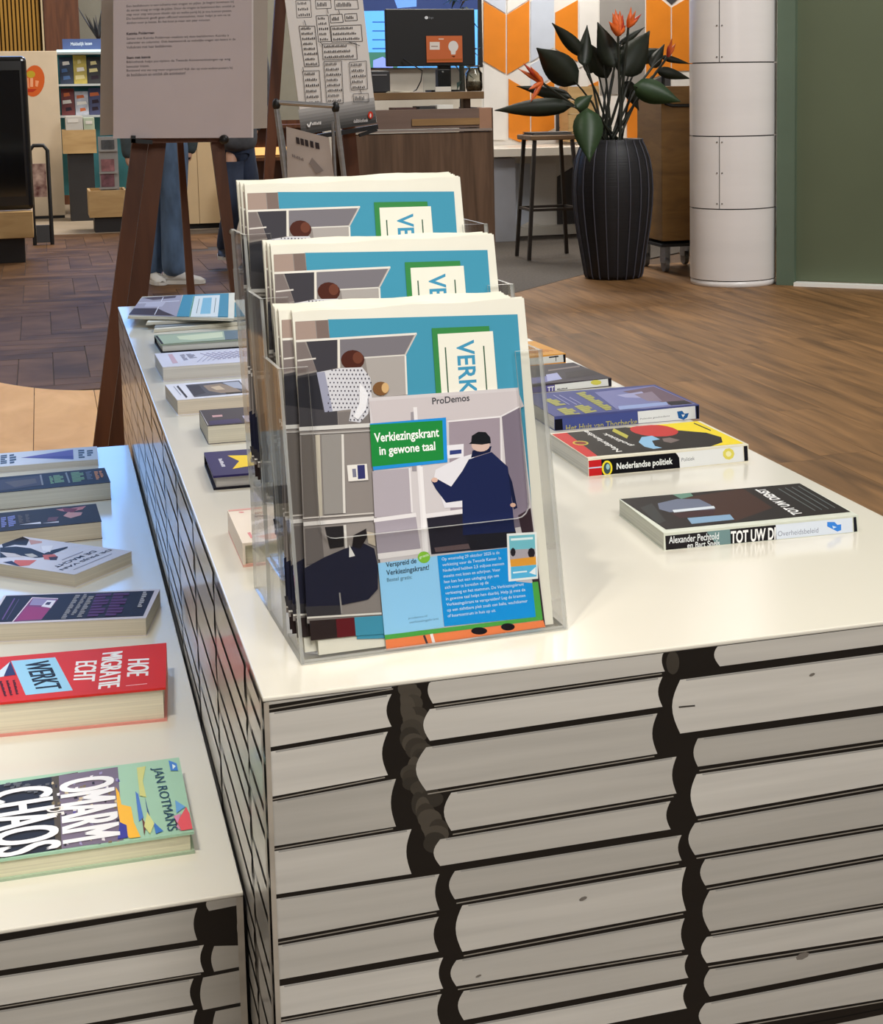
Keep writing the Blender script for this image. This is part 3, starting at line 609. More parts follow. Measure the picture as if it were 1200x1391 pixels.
def glyphs(P, p0, p1, p2, n, c, gap=.25):
    """a word too small to read: n upright strokes between p0 and p1"""
    a, b_, u = Vector(p0), Vector(p1), Vector(p2)-Vector(p0)
    for i in range(n):
        q0 = a+(b_-a)*((i+gap/2)/n); q1 = a+(b_-a)*((i+1-gap/2)/n)
        h = 1.0 if (i*7+int(a.x)) % 3 else .7
        P.poly([tuple(q0), tuple(q1), tuple(q1+u*h), tuple(q0+u*h)], c)
WT = (240, 238, 234)
# --- low table
o, P, S = book('slim white paperback with a purple triangle, farthest on the low table', .0736, 3.171, -.66, .215, .119, .0127, 'r', LZ, (226, 230, 240), (214, 214, 210))
P.poly([(28, 622), (99.3, 610.7), (100, 624)], (104, 92, 164)); P.poly([(28, 622), (70, 622.4), (100, 624), (99.8, 619)], (78, 70, 146))
for a, e, u, n in (((118, 611.5), (118.6, 620), (126, 610.8), 3), ((106.2, 611), (107, 623), (114.4, 610.4), 4), ((12.8, 617.5), (13.4, 630.5), (21.6, 616), 4), ((1, 618.5), (.6, 631), (9.6, 617.5), 5)): glyphs(P, a, e, u, n, (70, 84, 104))
P.build('cover_print', o)
o, P, S = book('thick dark paperback with green and orange lettering on the low table', .0862, 2.8925, 2.84, .215, .119, .031, 'r', LZ, (44, 42, 50), (206, 210, 206))
P.poly([(0, 652), (54, 646), (57, 659), (0, 667)], (66, 54, 52)); P.poly([(6, 655), (48, 650), (50, 656), (20, 662)], (92, 78, 66)); P.line((55, 645), (58, 659), 2.4, (140, 136, 132)); P.line((89.5, 642), (94.5, 656), 2.4, (140, 142, 138))
for a, e, u, n in (((66.5, 647), (69, 657.5), (71, 646.5), 5), ((72, 646), (74.5, 656.5), (85, 644.5), 6), ((96, 642), (99, 655.5), (112.5, 640), 7)): glyphs(P, a, e, u, n, (124, 158, 112))
glyphs(P, (116, 641), (119, 652), (123.5, 640), 6, (96, 98, 110)); glyphs(P, (127.5, 640.5), (131, 652), (132.5, 640), 6, (214, 140, 84)); glyphs(P, (134, 640), (137.5, 649), (138, 639.5), 5, (214, 140, 84))
P.build('cover_print', o)
o, P, S = book('dark brown paperback with red streaks behind the askew white book', .0615, 2.6365, 2.29, .215, .1207, .0284, 'r', LZ, (52, 46, 44), (214, 204, 184))
P.poly([(76, 692), (96, 690.5), (117, 687.5), (112, 692), (94, 696), (82, 694)], (196, 120, 112)); P.poly([(92, 696), (112, 696), (110, 700), (96, 704), (86, 701)], (206, 150, 140)); P.poly([(66, 703), (80, 702), (76, 708), (64, 708)], (110, 66, 60)); P.poly([(84, 690), (106, 691), (100, 696), (88, 695)], (124, 40, 38))
P.poly([(26, 713), (55, 709), (56, 711.5)], (220, 218, 224)); P.poly([(57, 711), (80, 708), (80, 710)], (206, 200, 204))
glyphs(P, (1, 703), (2, 717), (8, 702), 6, (124, 128, 180)); glyphs(P, (10, 702), (12, 716), (20, 700), 6, (124, 128, 180)); glyphs(P, (24, 700), (26, 711), (30, 699.5), 8, (92, 80, 70)); glyphs(P, (34, 699), (36, 710), (39, 698.5), 8, (92, 80, 70))
P.build('cover_print', o)
o, P, S = book('white paperback lying askew with figures in black and red on its cover', .0137, 2.3808, -42.09, .215, .128, .0198, 'r', LZ, (218, 218, 230), (214, 206, 188))
BL = (36, 32, 36)
P.poly([(0, 739), (16, 731), (30, 729), (40, 733), (36, 741), (20, 740), (4, 744)], BL); P.poly([(39, 733), (57, 735.5), (57, 737.5), (42, 740)], (196, 150, 140)); P.poly([(0, 744), (22, 742.5), (42, 745), (60, 752), (72, 747), (92, 742.5), (92, 744.5), (76, 751), (62, 757), (48, 758), (30, 755), (0, 758)], BL)
P.poly([(0, 750), (20, 752), (34, 757), (10, 757)], (206, 198, 198)); P.poly([(33, 753), (44, 752), (52, 756), (42, 757.5)], (196, 190, 180)); P.poly([(58, 754), (74, 753), (79, 757), (74, 761), (60, 760)], (204, 104, 88)); P.poly([(66, 757), (79, 756), (77, 761), (68, 761)], (58, 36, 40))
P.poly([(20, 761), (50, 761), (40, 768), (26, 770), (18, 767)], (214, 106, 90)); P.poly([(4, 764), (16, 762), (26, 770), (16, 771)], (42, 44, 72)); P.poly([(56, 742), (72, 741), (68, 750), (58, 748)], (232, 232, 240))
P.text('DE PRIJS VAN', (146, 746.2), (78, 773.8), (153, 747.2), (34, 36, 58), .02); P.text('DE MACHT', (125.5, 748.2), (71, 770.2), (132.5, 749.2), (34, 36, 58), .02)
P.line((113, 749.5), (84, 761), .9, (130, 130, 150)); P.line((152, 752.5), (100, 774), .9, (150, 150, 165))
P.build('cover_print', o)
o, P, S = book('paperback with black and purple cover and white border on the low table', .0997, 2.1305, -12.37, .213, .1245, .0244, 'r', LZ, (214, 208, 216), (216, 208, 188))
P.poly([(8.4, 809.5), (210, 802.5), (194.5, 837), (-14, 846)], (34, 27, 34)); P.poly([(44, 812), (79, 814), (56, 842), (17, 845)], (124, 66, 110)); P.poly([(45, 813), (77, 815), (70, 823), (40, 822)], (150, 140, 178)); P.poly([(64, 815.5), (76, 816), (69, 826), (56, 824)], (226, 222, 232)); P.poly([(64, 818), (70, 818), (67, 822), (61, 821.5)], (60, 50, 80)); P.poly([(36, 824), (68, 826), (57, 841), (22, 843)], (150, 56, 108)); P.line((44, 812), (17, 845), 1.3, (222, 210, 218)); P.line((44, 812), (79, 813.5), 1.2, (210, 198, 214))
P.line((20, 813), (3, 842), 1.6, (110, 76, 128)); P.line((26, 814), (9, 842), .9, (90, 70, 100))
for a, e, u, n in (((103, 808), (82.5, 841), (109.5, 808), 14), ((114.5, 807), (96, 836), (120, 807), 13), ((121, 810), (104, 839), (128, 810), 13)): glyphs(P, a, e, u, n, (146, 142, 140))
for a, e, u, n in (((131, 807), (118, 838.5), (152, 806), 8), ((155, 806), (142.5, 837.5), (176, 805.5), 8)): glyphs(P, a, e, u, n, (84, 46, 92), .18)
glyphs(P, (195, 804), (186.5, 825.5), (201, 804), 8, (176, 172, 172))
P.build('cover_print', o)
o, P, S = book('red hardback titled in white capitals with a pale blue ribbon band', .1035, 1.8225, -4.5, .235, .154, .0402, 'r', LZ, (214, 52, 46), (232, 224, 200), True, back=(222, 150, 138))
P.poly([(15, 898), (75, 893), (99, 938), (35, 944.5)], (152, 202, 228)); P.heavy('WERKT', (33, 901), (49.5, 938.5), (66, 897.5), (24, 26, 32), .6)
P.heavy('HOE', (174, 896.5), (172, 919), (203, 895), WT, .6); P.heavy('MIGRATIE', (139, 888), (133, 936), (167, 885), WT, .6); P.heavy('ECHT', (103, 899.5), (99, 926.5), (132, 898), WT, .6)
P.poly([(-6, 916), (14, 899), (6, 919), (-4, 921)], (206, 222, 236)); P.poly([(14, 898.5), (21.5, 917), (5, 919)], (48, 54, 96)); P.line((171, 932), (200, 929), .8, (240, 190, 180))
for k in range(3): glyphs(P, (17-9*k, 924+.8*k), (22-8*k, 944+1.2*k), (20.5-9*k, 923.6+.8*k), 12, (70, 18, 20))
P.build('cover_print', o)
o, P, S = book('pastel green hardback with huge white lettering, nearest on the low table', .1039, 1.483, -.23, .235, .1795, .0218, 'r', LZ, (168, 206, 178), (232, 226, 196), True, back=(168, 186, 160))
P.poly([(-70, 1077), (72, 1055), (84, 1153.5), (-64, 1180)], (44, 46, 54)); P.poly([(70, 1055.5), (106, 1049), (104, 1075), (84, 1153), (76, 1154)], (84, 76, 66))
P.poly([(80, 1054), (160, 1042), (168, 1141.5), (84, 1153.5)], (122, 110, 128)); rs = random.Random(7)
for k in range(60):
    x, y = rs.uniform(70, 160), rs.uniform(1048, 1148)
    P.poly([(x, y), (x+rs.uniform(2, 6), y-1), (x+rs.uniform(2, 6), y+rs.uniform(2, 5)), (x, y+3)], rs.choice([(52, 48, 60), (206, 186, 150), (160, 150, 190), (94, 84, 150), (232, 226, 230), (130, 114, 84)]))
for k in range(26):
    x, y = rs.uniform(2, 66), rs.uniform(1064, 1076); P.poly([(x, y), (x+6, y-1), (x+5, y+2), (x, y+3)], (92, 94, 98))
P.poly([(157, 1070), (162, 1078), (165, 1094), (178, 1097), (182, 1118), (191, 1138), (176, 1140), (164, 1122), (160, 1100)], (246, 186, 62)); P.poly([(163, 1118), (172, 1122), (174, 1139), (160, 1141)], (66, 66, 152)); P.poly([(184, 1076), (188, 1080), (195, 1112), (189, 1117)], (84, 124, 196)); P.poly([(197, 1084), (200, 1096), (204, 1110), (201, 1110)], (70, 90, 130))
P.poly([(253, 1097), (260, 1106), (262.5, 1127), (247, 1129.5), (241, 1118)], (226, 92, 98)); P.poly([(236, 1110), (246, 1106), (240, 1124), (247, 1131)], (214, 140, 170)); P.poly([(229, 1034), (240, 1038), (242, 1048), (232, 1048)], (78, 132, 204)); P.poly([(234, 1039), (239, 1042), (235, 1046)], (220, 236, 232)); P.poly([(186, 1044), (198, 1042), (194, 1062), (199, 1084), (190, 1082)], (206, 206, 130)); P.poly([(238, 1088), (252, 1097), (240, 1106)], (108, 162, 210)); P.poly([(208, 1117), (222, 1130), (212, 1134)], (70, 120, 190)); P.poly([(193, 1112), (199, 1122), (196, 1136)], (110, 70, 60)); P.poly([(200, 1104), (210, 1120), (204, 1134), (196, 1124)], (214, 214, 140))
P.heavy('OMARM', (80.5, 1064), (84.5, 1147), (154, 1053), (242, 240, 240), 1.3); P.heavy('CHAOS', (-14, 1079), (-8, 1167), (70, 1066), (242, 240, 240), 1.3); P.text('DE', (63, 1099), (64.5, 1111), (86, 1096), (236, 230, 224), .02)
P.text('JAN ROTMANS', (204, 1045), (224, 1131), (220.5, 1043), (44, 74, 96))
P.build('cover_print', o)
# --- tall table, left row
o, P, S = book('slim dark edged hardback with pale green and slate cover near the newspapers', .1873, 2.958, 1.59, .215, .121, .0165, 'l', TZ, (150, 164, 148), (214, 214, 210), True, back=(36, 38, 46))
P.poly([(209, 456.5), (343, 447), (346, 459.5), (221, 469.8)], (40, 42, 50)); P.poly([(214, 456), (304, 450), (306, 461.5), (223, 468)], (172, 188, 164)); P.poly([(240, 457), (302, 451), (303, 458), (262, 462), (244, 461)], (214, 222, 190)); P.poly([(304, 450), (400, 443.5), (404, 455.5), (306, 461.5)], (100, 122, 134))
P.build('cover_print', o)
o, P, S = book('thick white hardback with faint grey line drawing on the tall table', .17, 2.6641, 1.17, .215, .145, .0238, 'l', TZ, (222, 222, 238), (216, 212, 206))
P.poly([(228, 481.5), (234, 481), (242, 493), (235, 494)], (206, 176, 190)); glyphs(P, (244, 482), (250, 490), (250, 481), 5, (150, 150, 170)); glyphs(P, (252, 481), (258, 487), (262, 480), 5, (158, 158, 178))
for k in range(9): P.line((268+k*7, 492-k*.8), (286+k*8, 474-k*.4), .9, (158, 158, 186)); P.line((272+k*8, 480-k*.5), (300+k*7, 488-k*.8), .8, (166, 160, 190))
P.build('cover_print', o)
o, P, S = book('white hardback with a dark rectangular photograph on its cover', .1698, 2.3721, 3.29, .215, .133, .023, 'l', TZ, (230, 230, 240), (218, 206, 188))
P.poly([(252, 523), (325, 517), (339, 533.3), (264, 539.5)], (82, 84, 96)); P.poly([(276, 524), (300, 521), (318, 526), (330, 533), (300, 534), (284, 531)], (150, 132, 118)); P.poly([(302, 520), (324, 518.5), (334, 529), (318, 527)], (172, 178, 196)); P.poly([(254, 524), (270, 523), (280, 534), (264, 538)], (58, 60, 74)); P.poly([(286, 526), (298, 524), (306, 529), (294, 530)], (206, 184, 158)); P.poly([(306, 533.5), (337, 531.5), (338, 533), (308, 535.5)], (40, 36, 38))
P.line((241, 524.5), (254, 540), 2.6, (54, 54, 66)); P.line((236, 525), (246, 537), 1, (150, 150, 165))
P.build('cover_print', o)
o, P, S = book('small dark violet paperback half hidden behind the acrylic holder', .1927, 2.159, .23, .215, .1116, .0253, 'l', TZ, (70, 64, 72), (214, 208, 190))
P.poly([(284, 572), (324, 568.5), (330, 574), (285, 577.5)], (62, 54, 92)); P.poly([(288, 564.5), (302, 563.5), (302.5, 566), (289, 567)], (206, 162, 164)); P.poly([(329, 565), (360, 563), (366, 571), (335, 573.5)], (176, 172, 200)); P.poly([(337, 568), (349, 567), (351, 572), (340, 573)], (90, 84, 134)); P.line((271, 557.5), (282.5, 578), 1.6, (206, 204, 206))
P.build('cover_print', o)
o, P, S = book('navy blue hardback with a big yellow star on the tall table', .1739, 1.9026, -.84, .215, .1314, .0174, 'l', TZ, (52, 46, 96), (206, 202, 200), True, back=(34, 32, 40))
P.poly([(309, 619), (335.5, 618.5), (344, 610.8), (352, 618), (372, 617), (360, 627), (368, 640), (346, 632), (316, 637.2), (325, 626.5)], (240, 204, 40)); P.poly([(340, 623.5), (356, 622.5), (357, 627.5), (341, 628.5)], (58, 44, 36)); P.poly([(343, 629), (354, 628), (356, 632), (346, 633)], (200, 160, 30)); glyphs(P, (296.5, 623.5), (301.5, 634.5), (301.5, 623), 7, (206, 204, 216), .15)
P.build('cover_print', o)
o, P, S = book('cream and pink hardback close beside the acrylic holder', .1698, 1.5766, -.05, .215, .1345, .0245, 'l', TZ, (246, 232, 216), (216, 214, 190), True, spine='l', back=(236, 184, 170))
P.poly([(309, 692.5), (355, 689), (356, 691), (311, 695)], (226, 168, 158)); P.oval(328, 696, 4, .9, (226, 150, 150), 8); P.poly([(336, 724), (340, 723), (344, 731), (341, 731.5)], (226, 146, 148)); glyphs(P, (346, 696), (358, 695), (347, 699), 5, (196, 150, 140)); glyphs(P, (346, 701), (360, 700), (347, 703), 6, (170, 140, 130))
P.build('cover_print', o)
# --- tall table, right row (library books, spine to the viewer)
q = onz(769, 493, TZ)
o, P, S = book('orange library book with a white spine, farthest in the right row', q.x, q.y, 4, .215, .15, .0165, 'r', TZ, (236, 166, 74), (220, 214, 200), spine='f')
for k in range(5): P.line((720-6*k, 472+1.6*k), (752-6*k, 477+.6*k), .9, (206, 120, 40))
S.poly([(700, 489), (766, 481.5), (767, 491.5), (700, 499)], (226, 226, 222)); S.text('T', (753, 491), (758, 490.4), (753, 483.6), (40, 40, 44)); S.line((746, 485.5), (759, 484), 1.8, (40, 40, 44)); S.poly([(765, 481.7), (768.6, 481.2), (769, 492), (766, 492.4)], (30, 30, 36))
P.build('cover_print', o); S.build('spine_label', o)
o, P, S = book('dark grey and violet library book with white spine label in the right row', .8345, 2.3548, 3.93, .215, .158, .0133, 'r', TZ, (72, 66, 72), (220, 216, 204), spine='f')
P.poly([(742, 509), (757, 506.5), (764, 515), (744, 518.5)], (172, 174, 208)); P.poly([(700, 516), (743, 511), (744, 519), (700, 524)], (120, 118, 170)); P.line((745, 503.5), (788, 497.5), 2, (128, 116, 112)); P.poly([(768, 506), (810, 500), (818, 508), (770, 514.5)], (54, 48, 52))
S.poly([(754, 522.5), (826, 513.8), (827, 524), (754, 532.5)], (226, 228, 226)); S.poly([(690, 530), (754, 522.5), (754, 532.5), (690, 540)], (96, 90, 150)); S.text('TT', (744, 533), (753, 532), (744, 525.5), (240, 240, 244), .02); S.oval(810, 519.5, 7.5, 3.6, (214, 206, 96), 9); glyphs(S, (757, 530), (771, 528.4), (757, 528), 7, (90, 90, 96)); S.poly([(827, 513.6), (830.6, 513.2), (831, 524), (827.4, 524.6)], (34, 34, 44))
P.build('cover_print', o); S.build('spine_label', o)
o, P, S = book('blue library book with olive yellow title in the right row', .8667, 2.0772, .88, .215, .166, .0202, 'r', TZ, (78, 84, 138), (224, 220, 208), spine='f')
P.poly([(808, 533), (888, 524), (945, 549), (880, 556), (838, 556)], (124, 126, 170)); P.poly([(846, 532), (888, 525), (942, 548), (910, 550), (880, 540)], (112, 92, 104)); P.poly([(838, 537), (872, 532), (884, 541), (850, 540)], (164, 164, 198)); P.poly([(862, 536), (886, 532), (900, 545), (880, 545)], (140, 124, 138)); P.poly([(840, 552), (906, 546), (908, 550), (842, 557)], (150, 166, 206)); P.poly([(905, 546), (930, 544), (942, 548.5), (912, 551)], (40, 38, 44))
YL = (168, 164, 88)
glyphs(P, (782, 534), (824, 558), (794, 532), 11, YL, .12); glyphs(P, (780, 552), (796, 562), (796, 549), 5, YL, .12); glyphs(P, (756, 556), (772, 566), (774, 553), 5, YL, .12); glyphs(P, (738, 543), (756, 552), (752, 541), 5, YL, .12)
P.line((752, 537), (774, 550), 1, (150, 152, 190)); P.line((760, 537), (784, 550), 1, (150, 152, 190)); P.line((774, 540), (790, 549), 1, (150, 152, 190))
S.poly([(746, 570), (866, 559), (867, 576), (748, 587)], (72, 82, 142)); S.poly([(746, 570.5), (764, 568.8), (765, 585), (748, 586.8)], (22, 22, 30)); S.poly([(866.5, 559), (944.5, 551.4), (945.5, 569), (867.5, 577)], (228, 230, 230))
S.text('Het Huis van Thorbecke', (769, 586), (866, 576.6), (769, 577.5), (178, 172, 96), .01); S.poly([(920, 559), (927, 558), (930, 562), (936, 561), (934, 567), (929, 570), (922, 568)], (42, 96, 158)); S.poly([(926, 563), (931, 563), (928, 567)], (228, 232, 236)); S.text('Politieke geschiedenis', (870, 571), (910, 566.5), (870, 568), (110, 112, 120)); S.poly([(945.5, 551.4), (949.6, 551), (950.6, 568.6), (946.6, 569)], (24, 24, 34))
P.build('cover_print', o); S.build('spine_label', o)
o, P, S = book('yellow, black and red library book on Dutch politics in the right row', .8219, 1.8118, .48, .2112, .1515, .0227, 'r', TZ, (232, 226, 206), (220, 218, 208), spine='f')
P.poly([(750, 590), (770, 588), (812, 619.5), (797, 621)], (196, 40, 38)); P.poly([(770, 588), (947, 572), (1011, 602.5), (812, 619.5)], (240, 214, 42)); P.poly([(770, 588), (850, 580.5), (925, 585), (960, 588), (980, 594), (982, 601), (966, 606.5), (812, 619.5)], (34, 30, 28))
P.oval(889, 585, 33, 8, (196, 52, 50), 18, .06); P.poly([(868, 601), (872, 594), (886, 592), (897, 597), (886, 599), (890, 606), (900, 608.5), (888, 610), (876, 607)], (140, 184, 214)); P.poly([(900, 596), (910, 594.5), (924, 598), (912, 602), (902, 600)], (120, 104, 100)); P.oval(789, 602, 11, 3, (196, 178, 62), 14, .04); P.oval(789, 602, 8.5, 2, (132, 40, 34), 14, .04)
P.line((943, 575), (966, 585), 1.4, (50, 46, 40)); P.line((833, 584), (853, 594), 4.5, (186, 178, 70))
P.text('Nederlandse', (846, 613.4), (798, 585), (838, 614.4), (226, 224, 218), .02)
P.text('politiek', (863, 604.8), (825, 588), (854, 606), (226, 224, 218), .02)
S.poly([(799, 626), (817, 624), (818, 647), (800.5, 649)], (190, 34, 38)); S.poly([(817, 624), (918, 615), (924, 622), (924, 636.5), (818, 647)], (20, 20, 24)); S.poly([(919, 615), (1009, 606), (1011, 626.5), (924, 636.5), (923, 622)], (228, 230, 230)); S.line((800, 636), (830, 633), 1.6, (200, 206, 230))
S.oval(825, 636, 7.2, 10.5, (236, 216, 50), 18); S.oval(825, 636, 4.8, 8, (60, 80, 84), 16); S.oval(826, 634, 2.6, 4, (150, 190, 196), 10)
S.text('Nederlandse politiek', (838, 640.5), (914, 633), (838, 629), (238, 242, 240), .02); S.text('Politiek', (926, 627), (944, 625), (926, 622), (120, 122, 128)); S.oval(990, 616.5, 8, 8, (222, 210, 96), 9); S.oval(990, 616.5, 4, 4, (236, 232, 180), 7); S.poly([(1010.5, 606), (1015.6, 605.4), (1017, 625.6), (1011.6, 626.3)], (26, 26, 32))
P.build('cover_print', o); S.build('spine_label', o)
o, P, S = book('black library book with white title, alone at the right front of the tall table', .7979, 1.4825, -1.46, .2161, .1439, .0184, 'r', TZ, (214, 218, 204), (206, 208, 196), spine='f')
P.poly([(843, 678), (1087, 656.5), (1156, 695.5), (905, 719.5)], (40, 36, 36)); P.poly([(930, 676), (1010, 664), (1050, 690), (1000, 708), (960, 700)], (64, 42, 36)); P.poly([(894, 684), (920, 678), (950, 678), (966, 686), (972, 692), (910, 696), (896, 692)], (104, 112, 132)); P.poly([(914, 693), (970, 687.5), (972, 690.5), (916, 696.5)], (206, 214, 220)); P.poly([(912, 698), (972, 692), (970, 700), (924, 704)], (58, 34, 38)); P.poly([(934, 704), (992, 699), (998, 706), (940, 712)], (126, 158, 186)); P.poly([(914, 672), (936, 668), (942, 674), (926, 678)], (98, 136, 120)); P.poly([(870, 690), (886, 684), (905, 708), (894, 712)], (54, 56, 56))
P.text('TOT UW DIENST', (1092, 698.5), (1039, 664), (1078, 700), (238, 238, 236), .03)
for k in range(4): P.line((1058+9*k, 664-1.1*k), (1108+9*k, 694-1.3*k), 1.1, (92, 98, 98))
S.poly([(904, 728), (972, 721), (973, 741.5), (905, 747)], (38, 36, 38)); S.poly([(960, 722), (996, 718.6), (997, 739.5), (974, 741.5)], (112, 140, 142)); S.poly([(992, 719), (1054, 713), (1055, 734), (993, 739.8)], (36, 34, 36)); S.poly([(1054, 713), (1158, 703), (1159, 723.5), (1055, 734)], (216, 224, 236))
S.text('Alexander Pechtold', (909, 738.5), (977, 732.5), (909, 728.8), (226, 230, 232), .012); S.text('en Bart Snels', (934, 745), (978, 741.2), (934, 736.8), (226, 230, 232), .012); S.text('TOT UW DI', (993, 738.5), (1054, 732.8), (993, 721.5), (240, 240, 240), .03); S.text('Overheidsbeleid', (1057, 728.6), (1112, 723.4), (1057, 721.6), (140, 146, 164))
S.poly([(1124, 709), (1134, 709), (1138, 713), (1143, 712), (1143, 720), (1138, 722), (1130, 718), (1124, 715)], (62, 132, 220)); S.poly([(1131, 714), (1137, 716), (1132, 718)], (200, 224, 246)); S.poly([(1159.5, 702.6), (1163.4, 702), (1165, 721.6), (1160.5, 722.6)], (26, 28, 36))
P.build('cover_print', o); S.build('spine_label', o)
# ------------------------------------------------------------------ newspapers lying at the back of the tall table
def lying(label, quad, z0, t, sag=0.0):
    c = [onz(x, y, z0+t) for x, y in quad]                 # near left, near right, far right, far left
    o = thing('newspaper', label, 'newspaper', (c[0].x, c[0].y, z0), 0, 'newspapers lying on the tall table')
    n = 8; b = MB()
    for s_ in range(3):
        z = z0 + t*s_/3; vs = []
        for i in range(n+1):
            f = i/n; lift = sag*(1-f)**3
            for e in (0, 1):
                for hgt in (0, t/3*.8):
                    p_ = c[0].lerp(c[1], f) if e == 0 else c[3].lerp(c[2], f)
                    vs.append(Vector((p_.x + s_*.0008, p_.y-.0006*s_*(1-2*e), z+hgt+lift)))
        fs = []
        for i in range(n):
            a = i*4; fs += [(a, a+4, a+5, a+1), (a+1, a+5, a+7, a+3), (a+2, a+3, a+7, a+6), (a, a+2, a+6, a+4)]
        fs += [(0, 1, 3, 2), (n*4, n*4+2, n*4+3, n*4+1)]
        b.add(vs, fs, PAPER)
    b.build('folded_pages', o)
    return o, Print((c[0].x, c[0].y, z0+t), (0, 0, 1), .0006, .000008)
o, P = lying('folded newspaper at the bottom of the lying pile', [(208, 447), (360, 434.5), (360, 416), (224, 424)], TZ+.0005, .007)
P.poly([(209, 445.5), (360, 434), (360, 428), (214, 438)], (150, 156, 160)); P.poly([(300, 436), (330, 433.5), (322, 420), (306, 420)], TEAL); P.build('front_page_print', o)
o, P = lying('folded newspaper in the middle of the lying pile', [(198, 437.5), (346, 429.5), (346, 406), (222, 412)], TZ+.009, .006)
P.poly([(316, 431), (333, 430), (320, 411), (314, 411)], TEAL); P.build('front_page_print', o)
o, P = lying('folded newspaper with blue masthead on top of the lying pile', [(173, 429), (317, 432), (318, 397.5), (192, 403)], TZ+.017, .006)
P.poly([(174.5, 428), (193, 404.5), (248, 401), (240, 430.5)], (164, 160, 176)); P.poly([(175, 427.5), (182, 419), (214, 419), (222, 423), (238, 429.5)], (66, 58, 66)); P.poly([(192, 404.5), (240, 402), (238, 405), (208, 408)], (84, 74, 82)); P.line((210, 428), (222, 404), 1, (220, 220, 230)); P.line((188, 412), (244, 409), 1, (210, 210, 222)); P.poly([(200, 411), (226, 410), (220, 417), (196, 417)], (190, 188, 204))
P.poly([(240, 430.5), (249, 401), (311, 398.6), (310, 431)], TEAL); P.poly([(257, 431), (263, 402.5), (299, 401), (296, 431)], (224, 232, 232)); P.line((258, 430.5), (264, 402.5), 1.4, (70, 140, 96)); P.poly([(272, 427), (276, 405), (288, 404.5), (286, 426.5)], (132, 190, 214)); P.line((267, 426), (271, 406), .8, (90, 110, 110)); P.line((291, 425), (293.5, 405), .8, (90, 110, 110))
P.build('front_page_print', o)
# ------------------------------------------------------------------ easel with text poster, behind the tall table
BLK = mat('black_plastic', (15, 15, 17), .5, noise=.1); STEEL = mat('brushed_steel', (176, 176, 178), .35, .7, noise=.1, nscale=(4, 4, 60))
def plank_px(name, parent, x0t, x1t, yt, x0b, x1b, Y, th, m):
    """flat leg seen at depth Y between two pixel edges, from row yt down to the floor"""
    # rows: pixel edges given at yt and at row 400
    yf = [y for y in range(200, 900) if at((x0b+x1b)/2, y, Y).z <= 0][0]
    ext = lambda a, b: a + (b-a)*(yf-yt)/(400-yt)
    c = [at(x0t, yt, Y), at(x1t, yt, Y), at(ext(x1t, x1b), yf, Y), at(ext(x0t, x0b), yf, Y)]
    c[2].z = c[3].z = .004
    return MB().prism(c, (0, th, 0), m).build(name, parent, .003, 1)
YE = 4.6
ea = thing('easel', 'dark brown wooden easel carrying the grey text poster behind the tall table', 'easel', (at(230, 300, YE).x, YE, 0))
plank_px('leg', ea, 226, 250, -170, 153, 174, YE, .03, DARKWOOD)
plank_px('leg', ea, 251, 270, -170, 174.5, 201, YE+.035, .03, DARKWOOD)
plank_px('leg', ea, 216.5, 221.5, -170, 255, 265, YE+.62, .03, DARKWOOD)
plank_px('leg', ea, 238, 262, -170, 314.5, 328, YE, .03, DARKWOOD)
MB().bar(at(190, 186, YE-.01), at(306, 184, YE-.01), .02, .035, DARKWOOD).build('ledge', ea)
b = MB().bar(at(178, 191, YE-.05), at(207, 193, YE-.05), .02, .011, BLK); b.bar(at(181, 194, YE-.05), at(181, 184, YE-.05), .02, .012, BLK); b.build('clip', ea)
MB().ball(at(304.5, 189.5, YE-.05), .014, BLK, (1, 1, .95)).bar(at(304, 192, YE-.05), at(304, 192, YE), .012, .012, BLK).build('clip', ea)
MB().ball(at(314.5, 315, YE-.003), .0075, mat('bolt_head', (190, 188, 180), .4, .5, noise=.1)).build('bolt', ea)
PB = thing('poster', 'grey text poster with three paragraphs standing on the brown easel', 'poster', (at(250, 187, YE).x, YE-.05, at(250, 187, YE).z))
YB = YE-.05
c = [at(154, 188, YB), at(344, 187, YB), at(344.5, -120, YB), at(154, -120, YB)]
MB().prism(c, (0, .012, 0), mat('poster_board', (220, 204, 204), .6, noise=.03), mat('poster_edge', (244, 236, 234), .6, noise=.03)).build('board', PB)
P = Print(c[0], (0, -1, 0), .0003, .000008)
DI = (52, 42, 46)
P.line((343.2, -120), (343.2, 187), 2.4, (240, 230, 228))
def row(t, x0, y0, x1, y1, h, bold=0.0): P.text(t, (x0, y0), (x1, y1), (x0, y0-h), DI, bold)
row('Een beslisboom is een schema met vragen en pijlen. Je begint bovenaan bij', 172, 11, 317.5, 4.6, 4.2); row('de eerste vraag en volgt de pijlen. Door de vragen te beantwoorden, ontdek je', 172, 16.8, 319, 10.6, 4.2)
row('stap voor stap wat jouw ideeën zijn en welke partij bij je zou kunnen passen.', 172, 22.4, 315, 17, 4.2); row('De beslisboom geeft geen officieel stemadvies, maar helpt je om na te', 172, 28, 313, 22.6, 4.2); row('denken over je keuze. En het kost je maar een paar minuten.', 172, 33.8, 286, 29.4, 4.2)
row('Katinka Polderman', 172, 47.8, 209.5, 46.2, 3.8, .025); row('Samen met Katinka Polderman maakten wij deze beslisbomen. Katinka is', 172, 55, 311, 50.4, 4.2); row('cabaretier en columnist. Ook beantwoordt ze wekelijks vragen van lezers in de', 172, 60.8, 320, 55.6, 4.2); row('Volkskrant met haar beslisbomen.', 172, 66.2, 234, 64, 3.6)
